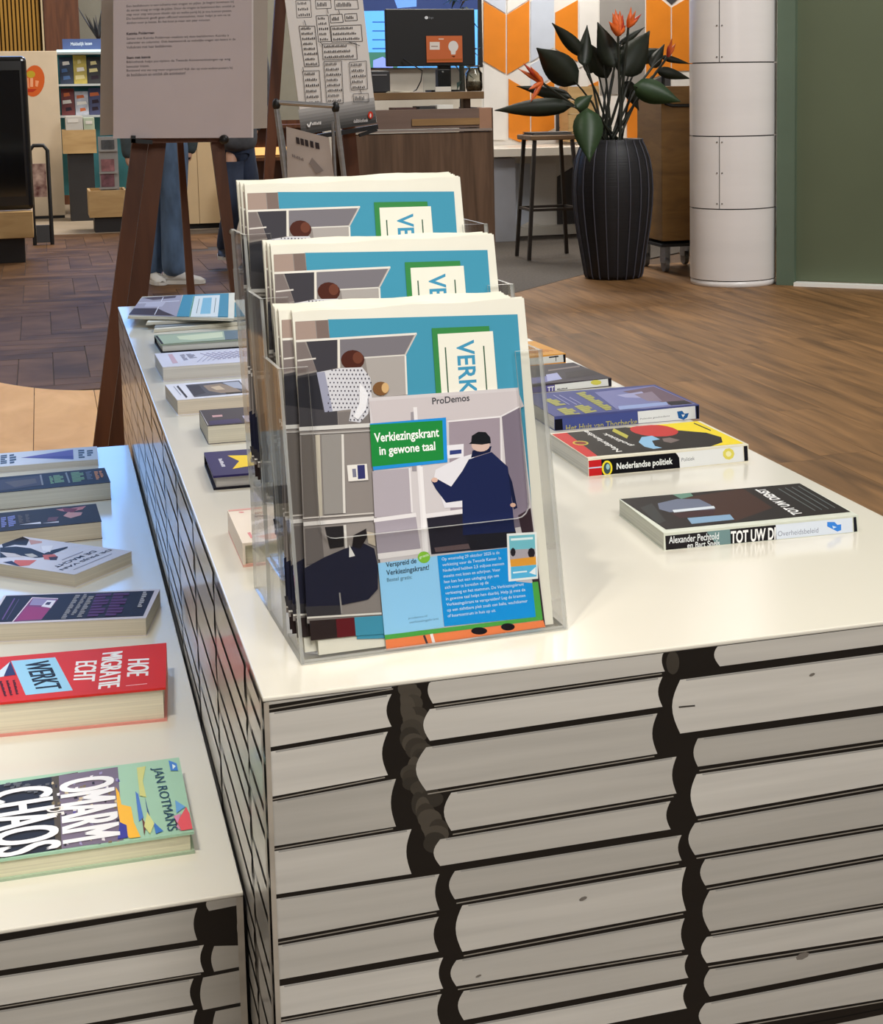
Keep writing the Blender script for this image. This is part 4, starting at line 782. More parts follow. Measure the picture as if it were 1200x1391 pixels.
row('Stem met kennis', 172, 80.4, 204.5, 79.2, 3.8, .025); row('Bibliotheek helpt jou tijdens de Tweede Kamerverkiezingen op weg', 172, 86.8, 313, 82.6, 4.2); row('bewuster kiezen.', 172, 92.2, 203, 91, 3.4); row('Benieuwd wat we nog meer organiseren? Kijk dan op onze andere posters bij', 172, 98.4, 316, 94.4, 4.2); row('de beslisboom en ontdek alle activiteiten!', 172, 104, 252, 101.2, 4.2)
P.build('poster_text', PB)
YR = YE+.58
c = [at(136, 184, YR), at(363, 174, YR), at(364, -120, YR), at(139, -120, YR)]
MB().prism(c, (0, .012, 0), mat('rear_board', (196, 186, 176), .65, noise=.04)).build('rear_board', ea)
# ------------------------------------------------------------------ decision tree sheet on a second easel
YH = 7.3
e2 = thing('easel', 'brown wooden easel holding the handwritten decision tree sheet', 'easel', (at(430, 200, YH).x, YH, 0))
plank_px('leg', e2, 385, 402, -170, 349, 361, YH+.05, .03, DARKWOOD); plank_px('leg', e2, 440, 450, -170, 482, 504, YH+.05, .03, DARKWOOD)
MB().bar(at(404, 190, YH-.02), at(513, 172, YH-.02), .03, .02, BLK).build('ledge', e2)
MB().bar(at(488, 184, YH-.05), at(512, 176, YH-.05), .025, .014, BLK).build('clip', e2)
hs = thing('poster', 'white sheet with a handwritten decision tree in boxes, hung askew', 'poster', (at(455, 150, YH).x, YH, at(455, 180, YH).z))
c = [at(411.5, 183, YH-.02), at(512, 166, YH-.02), at(480.5, -110, YH-.02), at(374, -100, YH-.02)]
MB().prism(c, (0, .01, 0), mat('sheet_white', (226, 222, 218), .6, noise=.03)).build('sheet', hs)
P = Print(c[0], (0, -1, 0), .0003, .00001)
for k in range(8):
    a = 1-k/7; y0, y1 = 149+k*4.3, 149+(k+1)*4.3; g = int(70+110*a)
    P.poly([(405.3+k*.55, y0), (508.5+k*.4, y0-16.5), (509+k*.4, y1-16.5), (406+k*.55, y1)], (g, g, g))
Z4 = lambda x, y: (370+x/5.793, y/5.793)
IK = (58, 54, 58)
for bx in ([(185, 5), (300, 0), (310, 135), (195, 140)], [(340, 0), (460, 0), (465, 65), (345, 70)], [(490, 0), (670, 0), (680, 70), (495, 75)], [(345, 125), (440, 120), (465, 325), (365, 330)], [(455, 115), (550, 110), (560, 175), (460, 180)], [(570, 110), (665, 105), (670, 160), (575, 165)], [(460, 205), (700, 195), (710, 325), (470, 330)], [(210, 205), (335, 205), (370, 520), (255, 525)], [(395, 345), (660, 340), (670, 465), (400, 470)], [(240, 560), (370, 555), (390, 820), (265, 830)], [(405, 485), (545, 480), (560, 810), (430, 815)], [(605, 490), (740, 480), (750, 700), (620, 710)], [(635, 740), (755, 735), (760, 800), (640, 805)]):
    q = [Z4(*v) for v in bx]
    for i in range(4): P.line(q[i], q[(i+1) % 4], .7, IK)
    hgt = bx[3][1]-bx[0][1]; n = max(1, int(hgt/40))
    for r_ in range(n):
        f0, f1 = (r_+.3)/n, (r_+.75)/n; L = lambda f, s, u: (bx[0][0]+(bx[3][0]-bx[0][0])*f+u*s, bx[0][1]+(bx[3][1]-bx[0][1])*f-u*s*.04)
        wd = bx[1][0]-bx[0][0]; nl = max(3, int(wd/17)); glyphs(P, Z4(*L(f1, 10, 1)), Z4(*L(f1, wd*(.72+.2*((r_*7) % 3)/2), 1)), Z4(*L(f0, 10, 1)), nl, IK, .5)
for a, e in (((250, 160), (265, 200)), ((520, 80), (530, 108)), ((430, 70), (440, 108)), ((375, 330), (400, 360)), ((600, 330), (690, 360)), ((690, 705), (700, 738)), ((240, 528), (245, 558))): P.line(Z4(*a), Z4(*e), .8, IK)
glyphs(P, Z4(310, 985), Z4(385, 978), Z4(310, 962), 6, (226, 226, 226), .3); P.line(Z4(275, 975), Z4(288, 1000), 2, (236, 236, 236)); P.line(Z4(288, 1000), Z4(305, 960), 2, (236, 236, 236))
P.text('deBibliotheek', Z4(640, 968), Z4(752, 958), Z4(640, 940), (236, 234, 234)); P.oval(*Z4(772, 905), 3.4, 5.2, (206, 60, 44), 12); P.oval(*Z4(772, 908), 1.2, 3, (240, 220, 214), 8)
P.build('handwriting', hs)
# ------------------------------------------------------------------ steel tube stand with canvas
YS = 6.3
st = thing('banner_stand', 'grey steel tube stand with a printed canvas behind the newspapers', 'stand', (at(425, 230, YS).x, YS, 0))
A_, B_ = at(376, 139, YS+.05), at(453, 144, YS)
MB().tube([A_, B_], .010, STEEL, 10).build('top_bar', st)
def leg_to_floor(p, q):
    d = (q-p).normalized(); return p + d*((.003-p.z)/d.z)
for (x0, y0), (x1, y1), yy in (((376, 148), (387, 236), YS+.05), ((456.5, 152), (467, 236), YS)):
    p = at(x0, y0, yy); MB().tube([p, leg_to_floor(p, at(x1, y1, yy))], .011, STEEL, 10).build('leg', st)
    MB().ball(at(x0-.5, y0-6, yy), .016, BLK, (1, 1, 1.5)).build('corner_joint', st)
for (x0, y0), (x1, y1) in (((378, 148), (394, 240)), ((452, 165), (456, 240))):
    MB().tube([at(x0, y0, YS+.08), leg_to_floor(at(x0, y0, YS+.08), at(x1, y1, YS+.08))], .005, STEEL, 8).build('strut', st)
c = [at(389, 172, YS+.04), at(447, 187, YS+.01), at(462, 300, YS+.01), at(392, 300, YS+.04)]
MB().prism(c, (0, .004, 0), mat('canvas', (196, 186, 180), .8, noise=.06, nscale=(9, 9, 9))).build('canvas', st)
P = Print(c[0], (c[1]-c[0]).cross(c[3]-c[0]).normalized()*(1 if (c[1]-c[0]).cross(c[3]-c[0]).y < 0 else -1), .0012, .00002)
for k, x in enumerate((402, 408, 414, 421)): P.poly([(x, 186+k*1.6), (x+4.6, 187.4+k*1.6), (x+5.6, 196.4+k*1.6), (x+1, 195+k*1.6)], (64, 58, 60))
P.poly([(428, 193), (433.5, 194.4), (434.6, 203), (429, 201.6)], (64, 58, 60)); glyphs(P, (397, 213), (413, 219), (396.5, 209), 7, (130, 122, 122), .4); P.poly([(424, 214), (440, 232), (430, 236), (420, 222)], (150, 142, 140))
P.build('canvas_print', st)
# ------------------------------------------------------------------ reception desk with things on it
YD = 9.0
dk = thing('reception_desk', 'brown veneered reception desk with raised ledge behind the newspapers', 'desk', (at(580, 240, YD).x, YD, 0))
def boxpx(mb, x0, y0, x1, y1, Y, dep, m, floor=False, yaw=0):
    a = at(x0, y1, Y); b2 = at(x1, y0, Y); mb.box((a.x, Y, 0.002 if floor else a.z), (b2.x, Y+dep, b2.z), m); return mb
boxpx(MB(), 470, 178.5, 669, 300, YD, .06, DESKWOOD, True).build('front_panel', dk, .003, 1)
boxpx(MB(), 480, 147, 651, 177, YD+.02, .05, mat('ledge_veneer', (128, 108, 98), .25, noise=.1, nscale=(2, 2, 20), coat=.4)).build('upper_panel', dk, .002, 1)
boxpx(MB(), 651.5, 146, 668, 177, YD+.02, .05, mat('ledge_end', (176, 136, 112), .3, noise=.08)).build('end_block', dk, .002, 1)
boxpx(MB(), 560, 160, 652, 171, YD+.012, .008, mat('wood_reflection', (160, 126, 84), .35, noise=.15, nscale=(3, 3, 30))).build('reflection_strip', dk)  # lighter strip paints the wood reflection in the glossy ledge
boxpx(MB(), 480, 177.2, 669, 178.4, YD-.01, .085, mat('desk_edge', (150, 138, 130), .3, noise=.05)).build('edge_strip', dk)
a = at(663, 150, YD+.07); MB().box((a.x, YD+.07, .002), (a.x+.03, YD+.75, at(600, 148, YD).z), DESKWOOD).build('side_panel', dk)
ty = 9.35; tz = at(600, 125, ty).z
MB().box((at(440, 130, ty).x, ty, at(600, 135, ty).z), (at(658, 130, ty).x, ty+.5, tz), wood('desk_top_wood', (150, 120, 84), (120, 92, 62), (2, 18, 3))).build('worktop', dk, .003, 1)
MB().box((at(635, 130, ty).x, ty+.1, .002), (at(645, 130, ty).x, ty+.16, at(600, 135, ty).z-.001), DESKWOOD).build('leg', dk)
MB().box((at(455, 130, ty).x, ty+.1, .002), (at(465, 130, ty).x, ty+.16, at(600, 135, ty).z-.001), DESKWOOD).build('leg', dk)
lz = at(600, 148, 9.2).z
MB().box((at(490, 150, 9.08).x, 9.08, lz-.04), (at(655, 150, 9.08).x, 9.33, lz-.006), mat('cream_shelf', (214, 204, 184), .5, noise=.03)).build('inner_shelf', dk)
# monitor seen from behind
mn = thing('monitor', 'black computer monitor seen from behind on the reception desk', 'monitor', (at(585, 120, 9.6).x, 9.6, tz))
boxpx(MB(), 525.5, 12, 645, 90.5, 9.58, .035, BLK).build('housing', mn, .006, 2)
boxpx(MB(), 596, 60, 612, 124, 9.625, .02, BLK).build('stand_neck', mn)
a = at(604, 125, 9.6); MB().box((a.x-.09, 9.56, tz+.0005), (a.x+.09, 9.72, tz+.012), BLK).build('stand_foot', mn)
P = Print((0, 9.58, 0), (0, -1, 0), .0004, .00002); P.oval(579.5, 24, 2.4, 2.2, (220, 224, 230), 10); P.text('hp', (583, 26.5), (589, 26.3), (583, 22.5), (130, 134, 140)); P.build('logo', mn)
oc = thing('desk_sign', 'orange card with a white light bulb stuck to the black monitor', 'sign', at(604, 85, 9.57))
boxpx(MB(), 580, 48.5, 628, 85, 9.572, .005, mat('orange_card', (206, 104, 50), .5, noise=.04)).build('card', oc)
P = Print((0, 9.572, 0), (0, -1, 0), .0004, .00002); P.oval(616, 63, 6.8, 7.6, (226, 222, 218), 16); P.poly([(612.5, 69), (619.5, 69), (618.8, 74), (613.2, 74)], (226, 222, 218)); P.poly([(584, 57), (597.5, 57), (597.5, 67.5), (584, 67.5)], (228, 220, 212)); P.line((586, 63), (595, 63), 1.2, (150, 120, 110)); P.line((596, 53), (603, 53), 1.6, (226, 206, 190)); P.poly([(580, 80.5), (628, 79.5), (628, 82), (580, 83)], (178, 100, 52)); P.poly([(613, 76), (619, 76), (617, 78)], (90, 46, 30)); P.build('card_print', oc)
gb = thing('glass_screen', 'clear glass counter screen holding a small white card', 'screen', (at(602, 124, 9.42).x, 9.42, tz))
c = [at(575.5, 124.5, 9.42), at(629.5, 124.5, 9.42), at(629.5, 89, 9.42), at(575.5, 89, 9.42)]; 
for v in c[:2]: v.z = tz+.0005
MB().prism(c, (0, .006, 0), acrylic('desk_glass', (.93, .95, .95, 1)), acrylic('desk_glass_edge', (.7, .76, .74, 1), 1, .35)).build('pane', gb)
boxpx(MB(), 592, 118, 613, 125, 9.40, .012, mat('white_card', (226, 222, 212), .5, noise=.03)).build('card', gb).location.z = .002
sb = thing('speaker', 'small black box speaker beneath the monitor', 'speaker', (at(603, 124, 9.5).x, 9.5, tz)); q = at(595, 94, 9.46); q2 = at(612, 94, 9.46)
MB().box((q.x, 9.46, tz+.0005), (q2.x, 9.53, q.z), BLK).build('cabinet', sb, .004, 2); MB().ball((q.x+.03, 9.458, q.z-.016), .006, mat('silver_dot', (190, 190, 196), .3, .6, noise=.1), (1, .4, 1)).build('badge', sb)
pr = thing('printer', 'black receipt printer at the left end of the reception desk', 'printer', (at(520, 124, 9.5).x, 9.5, tz)); q = at(503, 96, 9.5); q2 = at(530, 96, 9.5)
MB().box((q.x, 9.5, tz+.0005), (q2.x, 9.7, q.z), mat('dark_grey_plastic', (40, 40, 44), .5, noise=.1)).build('body', pr, .008, 2); MB().box((q.x+.01, 9.497, q.z-.03), (q2.x-.02, 9.5, q.z-.022), mat('pale_label', (120, 120, 124), .5, noise=.05)).build('slot', pr)
jr = thing('glass_jar', 'clear glass jar at the right end of the reception desk', 'jar', (at(645, 124, 9.7).x, 9.71, tz)); jc = Vector((at(645, 124, 9.7).x, 9.71, tz+.0005))
MB().lathe([(.001, 0), (.045, 0), (.052, .02), (.052, .11), (.036, .13), (.036, .145)], jc, acrylic('jar_glass', (.86, .88, .84, 1)), 20).build('body', jr); MB().lathe([(.001, .004), (.04, .004), (.042, .06), (.001, .06)], jc, mat('jar_filling', (132, 116, 92), .7, noise=.4, nscale=(90, 90, 90)), 16).build('filling', jr)
MB().lathe([(.001, .148), (.038, .148), (.038, .158), (.001, .158)], jc, mat('jar_lid', (110, 104, 98), .4, .5, noise=.1), 16).build('lid', jr)
pp = thing('paper_stack', 'white sheets fanned beside the receipt printer', 'paper', (at(545, 124, 9.42).x, 9.42, tz))
for k in range(3):
    M = Matrix.Translation((at(540+5*k, 124, 9.42).x, 9.40, tz+.0008+.003*k)) @ Matrix.Rotation(.2*k-.2, 4, 'Z'); MB().box((-.07, 0, 0), (.07, .1, .002), mat('paper_white', (232, 226, 206), .7, noise=.03), M).build('sheet', pp)
for k, (x0, x1, c_, lb_) in enumerate(((537, 566, (70, 40, 36), 'dark red folder on the inner shelf of the desk'), (570, 592, (50, 48, 50), 'black folder on the inner shelf of the desk'), (594, 616, (226, 224, 218), 'white booklet on the inner shelf of the desk'))):
    q = at(x0, 147, 9.12); q2 = at(x1, 147, 9.12); o = tag(MB().box((q.x, 9.12, lz-.0055), (q2.x, 9.30, lz+.012+.006*k), mat('folder_%d' % k, c_, .6, noise=.05)).build('folder', None, .002, 1), lb_, 'folder')
cb = MB().tube([at(548, 80, 9.56), at(574, 96, 9.5), at(572, 110, 9.52), at(566, 122, 9.56), Vector((at(562, 125, 9.6).x, 9.6, tz+.006))], .004, BLK, 6); tag(cb.build('cable'), 'black cable hanging from the monitor to the desk top', 'cable')
# wall screen with blue picture
tv = thing('television', 'large wall screen showing a blue slide behind the monitor', 'screen', (at(560, 90, 12.6).x, 12.6, at(560, 94, 12.6).z))
boxpx(MB(), 484, -140, 652, 93.5, 12.62, .06, BLK).build('housing', tv, .004, 1)
scr = lambda n, c_: mat(n, c_, .3, emit=.9)
P = Print((0, 12.62, 0), (0, -1, 0), .002, .0002); P.poly([(487, -135), (649, -137), (649, 92), (487, 92)], scr('screen_blue', (92, 166, 240))); P.poly([(487, -135), (649, -137), (649, 13), (487, 15)], scr('screen_navy', (40, 54, 96)))
P.poly([(536, 0), (566, -6), (566, 9), (540, 11)], scr('screen_sky', (96, 140, 214))); P.poly([(487, 71), (540, 71), (540, 92), (487, 92)], scr('screen_green', (58, 110, 96))); P.poly([(507, 82), (520, 77), (534, 86), (534, 92), (507, 92)], scr('screen_lilac', (128, 148, 226)))
for k in range(4): P.line((506, 30+12*k-(k > 0)*0), (528, 30+12*k), 1.6, scr('screen_text', (44, 92, 160)))
P.build('screen_picture', tv)
# ------------------------------------------------------------------ hexagon patterned partition with counter
YW = 12.7
hx0, hx1 = at(655, 150, YW).x, 8.0
struct('wall_partition', MB().box((at(440, 150, YW).x, YW, 0), (hx0, YW+.1, 2.9), mat('cream_wall', (214, 206, 192), .7, noise=.04)), 'cream partition wall behind the reception desk')
hw = struct('wall_pattern', MB().box((hx0, YW, 0), (hx1, YW+.1, 2.9), mat('pattern_ground', (226, 222, 216), .5, noise=.03)), 'white partition wall with orange parallelogram panels')
ORG = mat('orange_panel', (226, 134, 34), .4, noise=.04); LBL = mat('pale_blue_panel', (200, 208, 222), .4, noise=.04); GRP = mat('grey_panel', (150, 146, 142), .5, noise=.04); DGP = mat('charcoal_panel', (66, 64, 66), .5, noise=.06); WHP = mat('white_panel', (232, 229, 224), .4, noise=.03)
def panel(pts, m):
    MB().prism([at(x, y, YW) for x, y in pts], (0, -.008, 0), m).build('panel', hw)
for pts, m in (([(657, 2), (687, 20), (687, 100), (657, 83)], ORG), ([(657, -60), (687, -76), (687, 18), (657, 0)], LBL), ([(689, 20), (719, 1), (719, 83), (689, 101)], ORG), ([(689, -64), (719, -46), (719, -1), (689, 18)], WHP),
    ([(721, 2), (752.5, -17), (752.5, 64), (721, 84)], LBL), ([(721, 88), (752.5, 70), (752.5, 104), (721, 122)], LBL), ([(754.5, 17), (785, 0), (785, 84), (754.5, 66)], ORG), ([(754.5, 70), (785, 88), (785, 130), (754.5, 118)], LBL), ([(787, 2), (813, -12), (813, 80), (787, 92)], WHP),
    ([(657, 87), (687, 105), (687, 190), (657, 190)], WHP), ([(691, 107), (720, 124), (720, 190), (706, 193), (691, 187)], ORG), ([(722, 126), (753, 108), (753, 174), (722, 190)], ORG), ([(800, 116), (813, 110), (813, 140), (800, 136)], ORG), ([(787, 96), (799, 100), (799, 190), (787, 190)], WHP), ([(755.5, 140), (772, 140), (772, 190), (755.5, 190)], DGP),
    ([(815, -20), (876, -20), (876, 128), (815, 128)], GRP), ([(878, -10), (894, -4), (911, 10), (911, 96), (878, 110)], ORG), ([(913, 10), (930, 0), (945, -8), (945, 96), (913, 96)], ORG), ([(896, -8), (912, -16), (928, -8), (912, 6)], DGP), ([(815, 131), (850, 131), (850, 190), (815, 190)], WHP), ([(852, 131), (876, 131), (876, 190), (852, 190)], ORG), ([(878, 113), (911, 99), (911, 190), (878, 190)], DGP), ([(913, 99), (945, 99), (945, 190), (913, 190)], WHP),
    ([(722, 222), (755, 222), (755, 318), (722, 300)], WHP), ([(757, 240), (786, 222), (786, 305), (757, 318)], DGP), ([(690, 222), (720, 222), (720, 300), (690, 316)], LBL), ([(788, 222), (880, 222), (880, 300), (788, 300)], WHP), ([(882, 230), (903, 222), (903, 262), (882, 250)], ORG), ([(882, 254), (903, 266), (903, 316), (882, 316)], GRP)):
    panel(pts, m)
struct('baseboard_partition', MB().box((hx0, YW-.16, 0.0055), (7.4, YW-.0005, .075), mat('white_plinth', (226, 220, 208), .5, noise=.03)), 'white plinth along the patterned wall')
ct = thing('counter', 'white wall counter in front of the orange patterned wall', 'counter', (at(760, 215, 12.05).x, 12.05, 0))
boxpx(MB(), 671, 195, 930, 214, 12.05, YW-12.05-.012, mat('counter_white', (224, 216, 202), .35, noise=.03)).build('worktop', ct, .004, 1)
boxpx(MB(), 671, 214.5, 700, 300, 12.2, .3, mat('counter_support', (176, 178, 186), .5, noise=.04), True).build('support', ct)
boxpx(MB(), 900, 214.5, 925, 300, 12.2, .3, mat('counter_support', (176, 178, 186), .5, noise=.04), True).build('support', ct)
cz = at(760, 195, 12.05).z
q, q2 = at(772, 117, 12.3), at(814, 117, 12.3)
wb = thing('crate', 'pale wooden crate on the counter behind the potted plant', 'crate', ((q.x+q2.x)/2, 12.4, cz))
for k in range(4):
    h0 = cz+.001+(q.z-cz)*k/4; MB().box((q.x, 12.3, h0), (q2.x, 12.318, h0+(q.z-cz)/4-.006), LIGHTWOOD).build('slat', wb); MB().box((q.x, 12.522, h0), (q2.x, 12.54, h0+(q.z-cz)/4-.006), LIGHTWOOD).build('slat', wb)
for x in (q.x, q2.x-.02): MB().box((x, 12.319, cz+.001), (x+.02, 12.521, q.z), LIGHTWOOD).build('side', wb)
# bar stool
fa, fb2, fc = onz(719, 354, .006), onz(787, 359, .006), onz(779.5, 341, .006)
sc_ = (fa+fc)/2 + Vector((.05, .08, 0)); sc_.z = 0
so = thing('bar_stool', 'tall bar stool with wooden seat and dark steel legs by the plant', 'stool', (sc_.x, sc_.y, 0))
sz = at(722, 184, fa.y).z; sx0, sx1 = at(720, 188, fa.y).x, at(786, 188, fa.y).x
MB().box((sx0, fa.y-.02, sz-.035), (sx1, fa.y+.32, sz), wood('stool_seat', (132, 104, 74), (104, 78, 54), (3, 20, 3))).build('seat', so, .008, 2)
DS = mat('dark_steel', (58, 52, 48), .45, .4, noise=.1)
tops = [(sx0+.04, fa.y+.02), (sx1-.04, fa.y+.02), (sx1-.04, fa.y+.28), (sx0+.04, fa.y+.28)]
feet = [(fa.x, fa.y), (sx1+.03, fa.y-.02), (sx1+.02, fa.y+.36), (fa.x+.01, fa.y+.34)]
mid = []
for (tx, ty_), (fx, fy) in zip(tops, feet):
    t_, f_ = Vector((tx, ty_, sz-.036)), Vector((fx, fy, .006)); MB().bar(t_, f_, .024, .024, DS, (0, 1, 0)).build('leg', so); mid.append(f_.lerp(t_, .42))
for i in range(4): MB().bar(mid[i], mid[(i+1) % 4], .018, .018, DS).build('rung', so)
fo_ = thing('folder', 'thin black folder lying on the bar stool seat', 'folder', ((sx0+sx1)/2, fa.y+.12, sz)); MB().box((sx0+.02, fa.y+.0, sz+.0005), (sx1-.03, fa.y+.24, sz+.006), BLK).build('back_cover', fo_); MB().box((sx0+.03, fa.y+.005, sz+.0065), (sx1-.05, fa.y+.235, sz+.013), mat('folder_pages', (150, 148, 146), .7, noise=.05)).build('pages', fo_); MB().box((sx0+.02, fa.y, sz+.0135), (sx1-.03, fa.y+.24, sz+.018), BLK).build('front_cover', fo_)
# ------------------------------------------------------------------ potted bird of paradise plant
pf = onz(834, 381, 0); pd = Vector((pf.x, pf.y, 0)).normalized(); dep = (pf-CAMP).dot(_f); ppm = FPX/dep
pc = pf + pd*(37/ppm); pc.z = .0055
prof_px = [(0, 381), (37, 381), (39, 376), (44, 345), (49, 315), (52.5, 285), (53.5, 262), (52.5, 240), (49, 220), (44, 206), (40, 198), (40, 194.5), (37, 194.5), (36, 200)]
PY = pc.y
def pz(py): return at(834, py, PY).z
prof = [(max(r, .01)/ppm*1.03, max(0, pz(y)-pz(381))) for r, y in prof_px]
pot = thing('plant_pot', 'tall ribbed black planter beside the white column', 'planter', pc)
POT = mat('black_woven_pot', (22, 22, 28), .55, noise=.35, nscale=(5, 5, 120), bump=.6)
MB().lathe(prof, pc, POT, 40).build('body', pot); MB().lathe([(.001, prof[-1][1]), (prof[-1][0], prof[-1][1])], pc, mat('soil', (40, 32, 26), .9, noise=.4, nscale=(50, 50, 50)), 24).build('soil', pot)
RIB = mat('pot_rib', (74, 74, 84), .5, noise=.1)
for k in range(20):
    a = 2*math.pi*k/20 + .1
    MB().tube([pc+Vector((math.cos(a)*(r+.002), math.sin(a)*(r+.002), z)) for r, z in prof[1:12]], .0045, RIB, 5).build('rib', pot)
pl = thing('bird_of_paradise', 'bird of paradise plant with orange flowers in the black planter', 'plant', pc+Vector((0, 0, prof[-1][1])))
LEAF = mat('dark_leaf', (28, 38, 24), .5, noise=.3, nscale=(9, 9, 9)); LEAF2 = mat('fresh_leaf', (44, 70, 38), .5, noise=.2, nscale=(9, 9, 9)); STEM = mat('stem_green', (34, 38, 28), .5, noise=.2); FLW = mat('flower_orange', (232, 106, 34), .5, noise=.15, nscale=(30, 30, 30)); FLR = mat('flower_red', (196, 62, 34), .5, noise=.15)
top_c = pc + Vector((0, 0, prof[-1][1]))
def leaf(base, tip, hw_, Y0, Y1, m, stem=True, curl=.25, root=None):
    A, B = at(*base, Y0), at(*tip, Y1); w_ = hw_/ppm; d = B-A; view = (A-CAMP).normalized(); side = d.cross(view).normalized(); nrm = side.cross(d).normalized(); n = 10; vs = []
    for i in range(n+1):
        f = i/n; wd = w_*math.sin(math.pi*min(1, f*.97+.03)**.72)*(1.2-.3*f) if 0 < i < n else w_*.03
        c_ = A + d*f + nrm*(math.sin(math.pi*f)*curl*d.length*.25); vs += [c_-side*wd+nrm*wd*.35, c_, c_+side*wd+nrm*wd*.35]
    fs = []
    for i in range(n): a = i*3; fs += [(a, a+1, a+4, a+3), (a+1, a+2, a+5, a+4)]
    b_ = MB().add(vs, fs, m, True); o_ = b_.build('leaf', pl); md = o_.modifiers.new('thickness', 'SOLIDIFY'); md.thickness = .003
    if stem:
        r0 = root or top_c + Vector((random.uniform(-.08, .08), random.uniform(-.06, .06), -.01)); mid_ = r0.lerp(A, .55) + Vector((0, 0, .05))
        MB().tube([r0, r0.lerp(mid_, .5), mid_, A.lerp(mid_, .3), A+d*.08], [.008, .0075, .007, .006, .004], STEM, 7).build('stem', pl)
random.seed(11)
YP = PY
leaf((785, 114), (729, 65), 19, YP-.05, YP-.15, LEAF); leaf((779, 143), (672, 150), 11, YP-.1, YP-.25, LEAF); leaf((777, 132), (702, 117), 8, YP, YP+.1, LEAF); leaf((794, 76), (750, 31), 9, YP+.05, YP, LEAF); leaf((793, 90), (798, 34), 9, YP, YP+.05, LEAF)
leaf((836, 92), (812, 30), 14, YP-.05, YP, LEAF); leaf((826, 106), (800, 58), 13, YP+.1, YP+.1, LEAF); leaf((843, 102), (883, 42), 20, YP-.05, YP-.1, LEAF); leaf((861, 116), (925, 138), 15, YP-.15, YP-.3, LEAF2); leaf((798, 147), (801, 220), 18, YP-.35, YP-.5, LEAF2, True, -.1); leaf((783, 147), (805, 129), 9, YP-.3, YP-.3, LEAF2)
leaf((892, 95), (938, 107), 7, YP, YP-.1, LEAF); leaf((898, 77), (938, 87), 4, YP+.05, YP, LEAF); leaf((842, 60), (876, 37), 5, YP, YP+.05, LEAF); leaf((885, 92), (903, 60), 8, YP+.08, YP+.1, LEAF); leaf((820, 80), (834, 60), 11, YP+.12, YP+.12, LEAF)
leaf((812, 96), (790, 70), 12, YP+.15, YP+.2, LEAF); leaf((856, 96), (872, 70), 14, YP+.15, YP+.2, LEAF); leaf((768, 138), (735, 128), 9, YP+.1, YP+.15, LEAF); leaf((850, 110), (868, 150), 9, YP+.1, YP+.15, LEAF); leaf((870, 80), (898, 66), 10, YP+.1, YP+.15, LEAF)
def flower(c_, r_, spikes, root_px):
    C = at(*c_, YP-.1); b_ = MB()
    for dx, dy in spikes:
        T = at(c_[0]+dx*1.25, c_[1]+dy*1.2, YP-.1+random.uniform(-.05, .05)); b_.tube([C, C.lerp(T, .5)+Vector((0, -.006, 0)), T], [.012*r_, .013*r_, .001], FLW if random.random() < .7 else FLR, 6)
    b_.build('flower', pl); r0 = top_c + Vector((random.uniform(-.06, .06), random.uniform(-.05, .05), -.01)); MB().tube([r0, at(*root_px, YP-.05), C], [.01, .009, .008], STEM, 7).build('stem', pl)
flower((840, 46), 1.7, [(-6, -24), (-3, -28), (2, -26), (5, -22), (-10, -14), (8, -10), (0, -12)], (842, 130)); flower((854, 36), 1.1, [(3, -22), (8, -18), (14, -14), (10, -8), (0, -14)], (846, 120)); flower((736, 112), 1.2, [(-26, -16), (-20, -22), (-12, -18), (-14, 8), (-12, 22), (-4, -10)], (786, 148)); flower((908, 76), 1.0, [(4, -20), (8, -14), (0, -12)], (876, 120))
# wheeled wooden cart behind the column
wc = onz(907, 370, 0); YC = wc.y
ca = thing('trolley', 'wooden trolley with black handle half hidden by the white column', 'trolley', (at(920, 300, YC).x, YC, 0))
boxpx(MB(), 900, 116, 975, 328, YC, .45, wood('trolley_wood', (150, 112, 60), (116, 84, 42), (3, 3, 14))).build('body', ca, .006, 2)
boxpx(MB(), 899, 328.5, 976, 336, YC-.01, .47, BLK).build('base_frame', ca)
MB().tube([at(906, 96, YC-.03), at(901, 105, YC-.03), at(901, 132, YC-.03), at(905, 141, YC-.03), at(914, 143.5, YC-.03), at(960, 143.5, YC-.03)], .012, BLK, 8).build('handle', ca)
for x, dy in ((907, 0), (962, 0), (907, .36), (962, .36)):
    p_ = at(x, 345, YC); r_ = .045; MB().tube([Vector((p_.x-.014, YC+dy+.04, r_+.001)), Vector((p_.x+.014, YC+dy+.04, r_+.001))], r_, mat('caster_grey', (120, 116, 112), .5, noise=.1), 18).build('wheel', ca)
    MB().box((p_.x-.02, YC+dy+.0, r_*1.1+.01), (p_.x-.0155, YC+dy+.08, at(900, 336, YC).z), STEEL).box((p_.x+.0155, YC+dy+.0, r_*1.1+.01), (p_.x+.02, YC+dy+.08, at(900, 336, YC).z), STEEL).build('caster_fork', ca).data
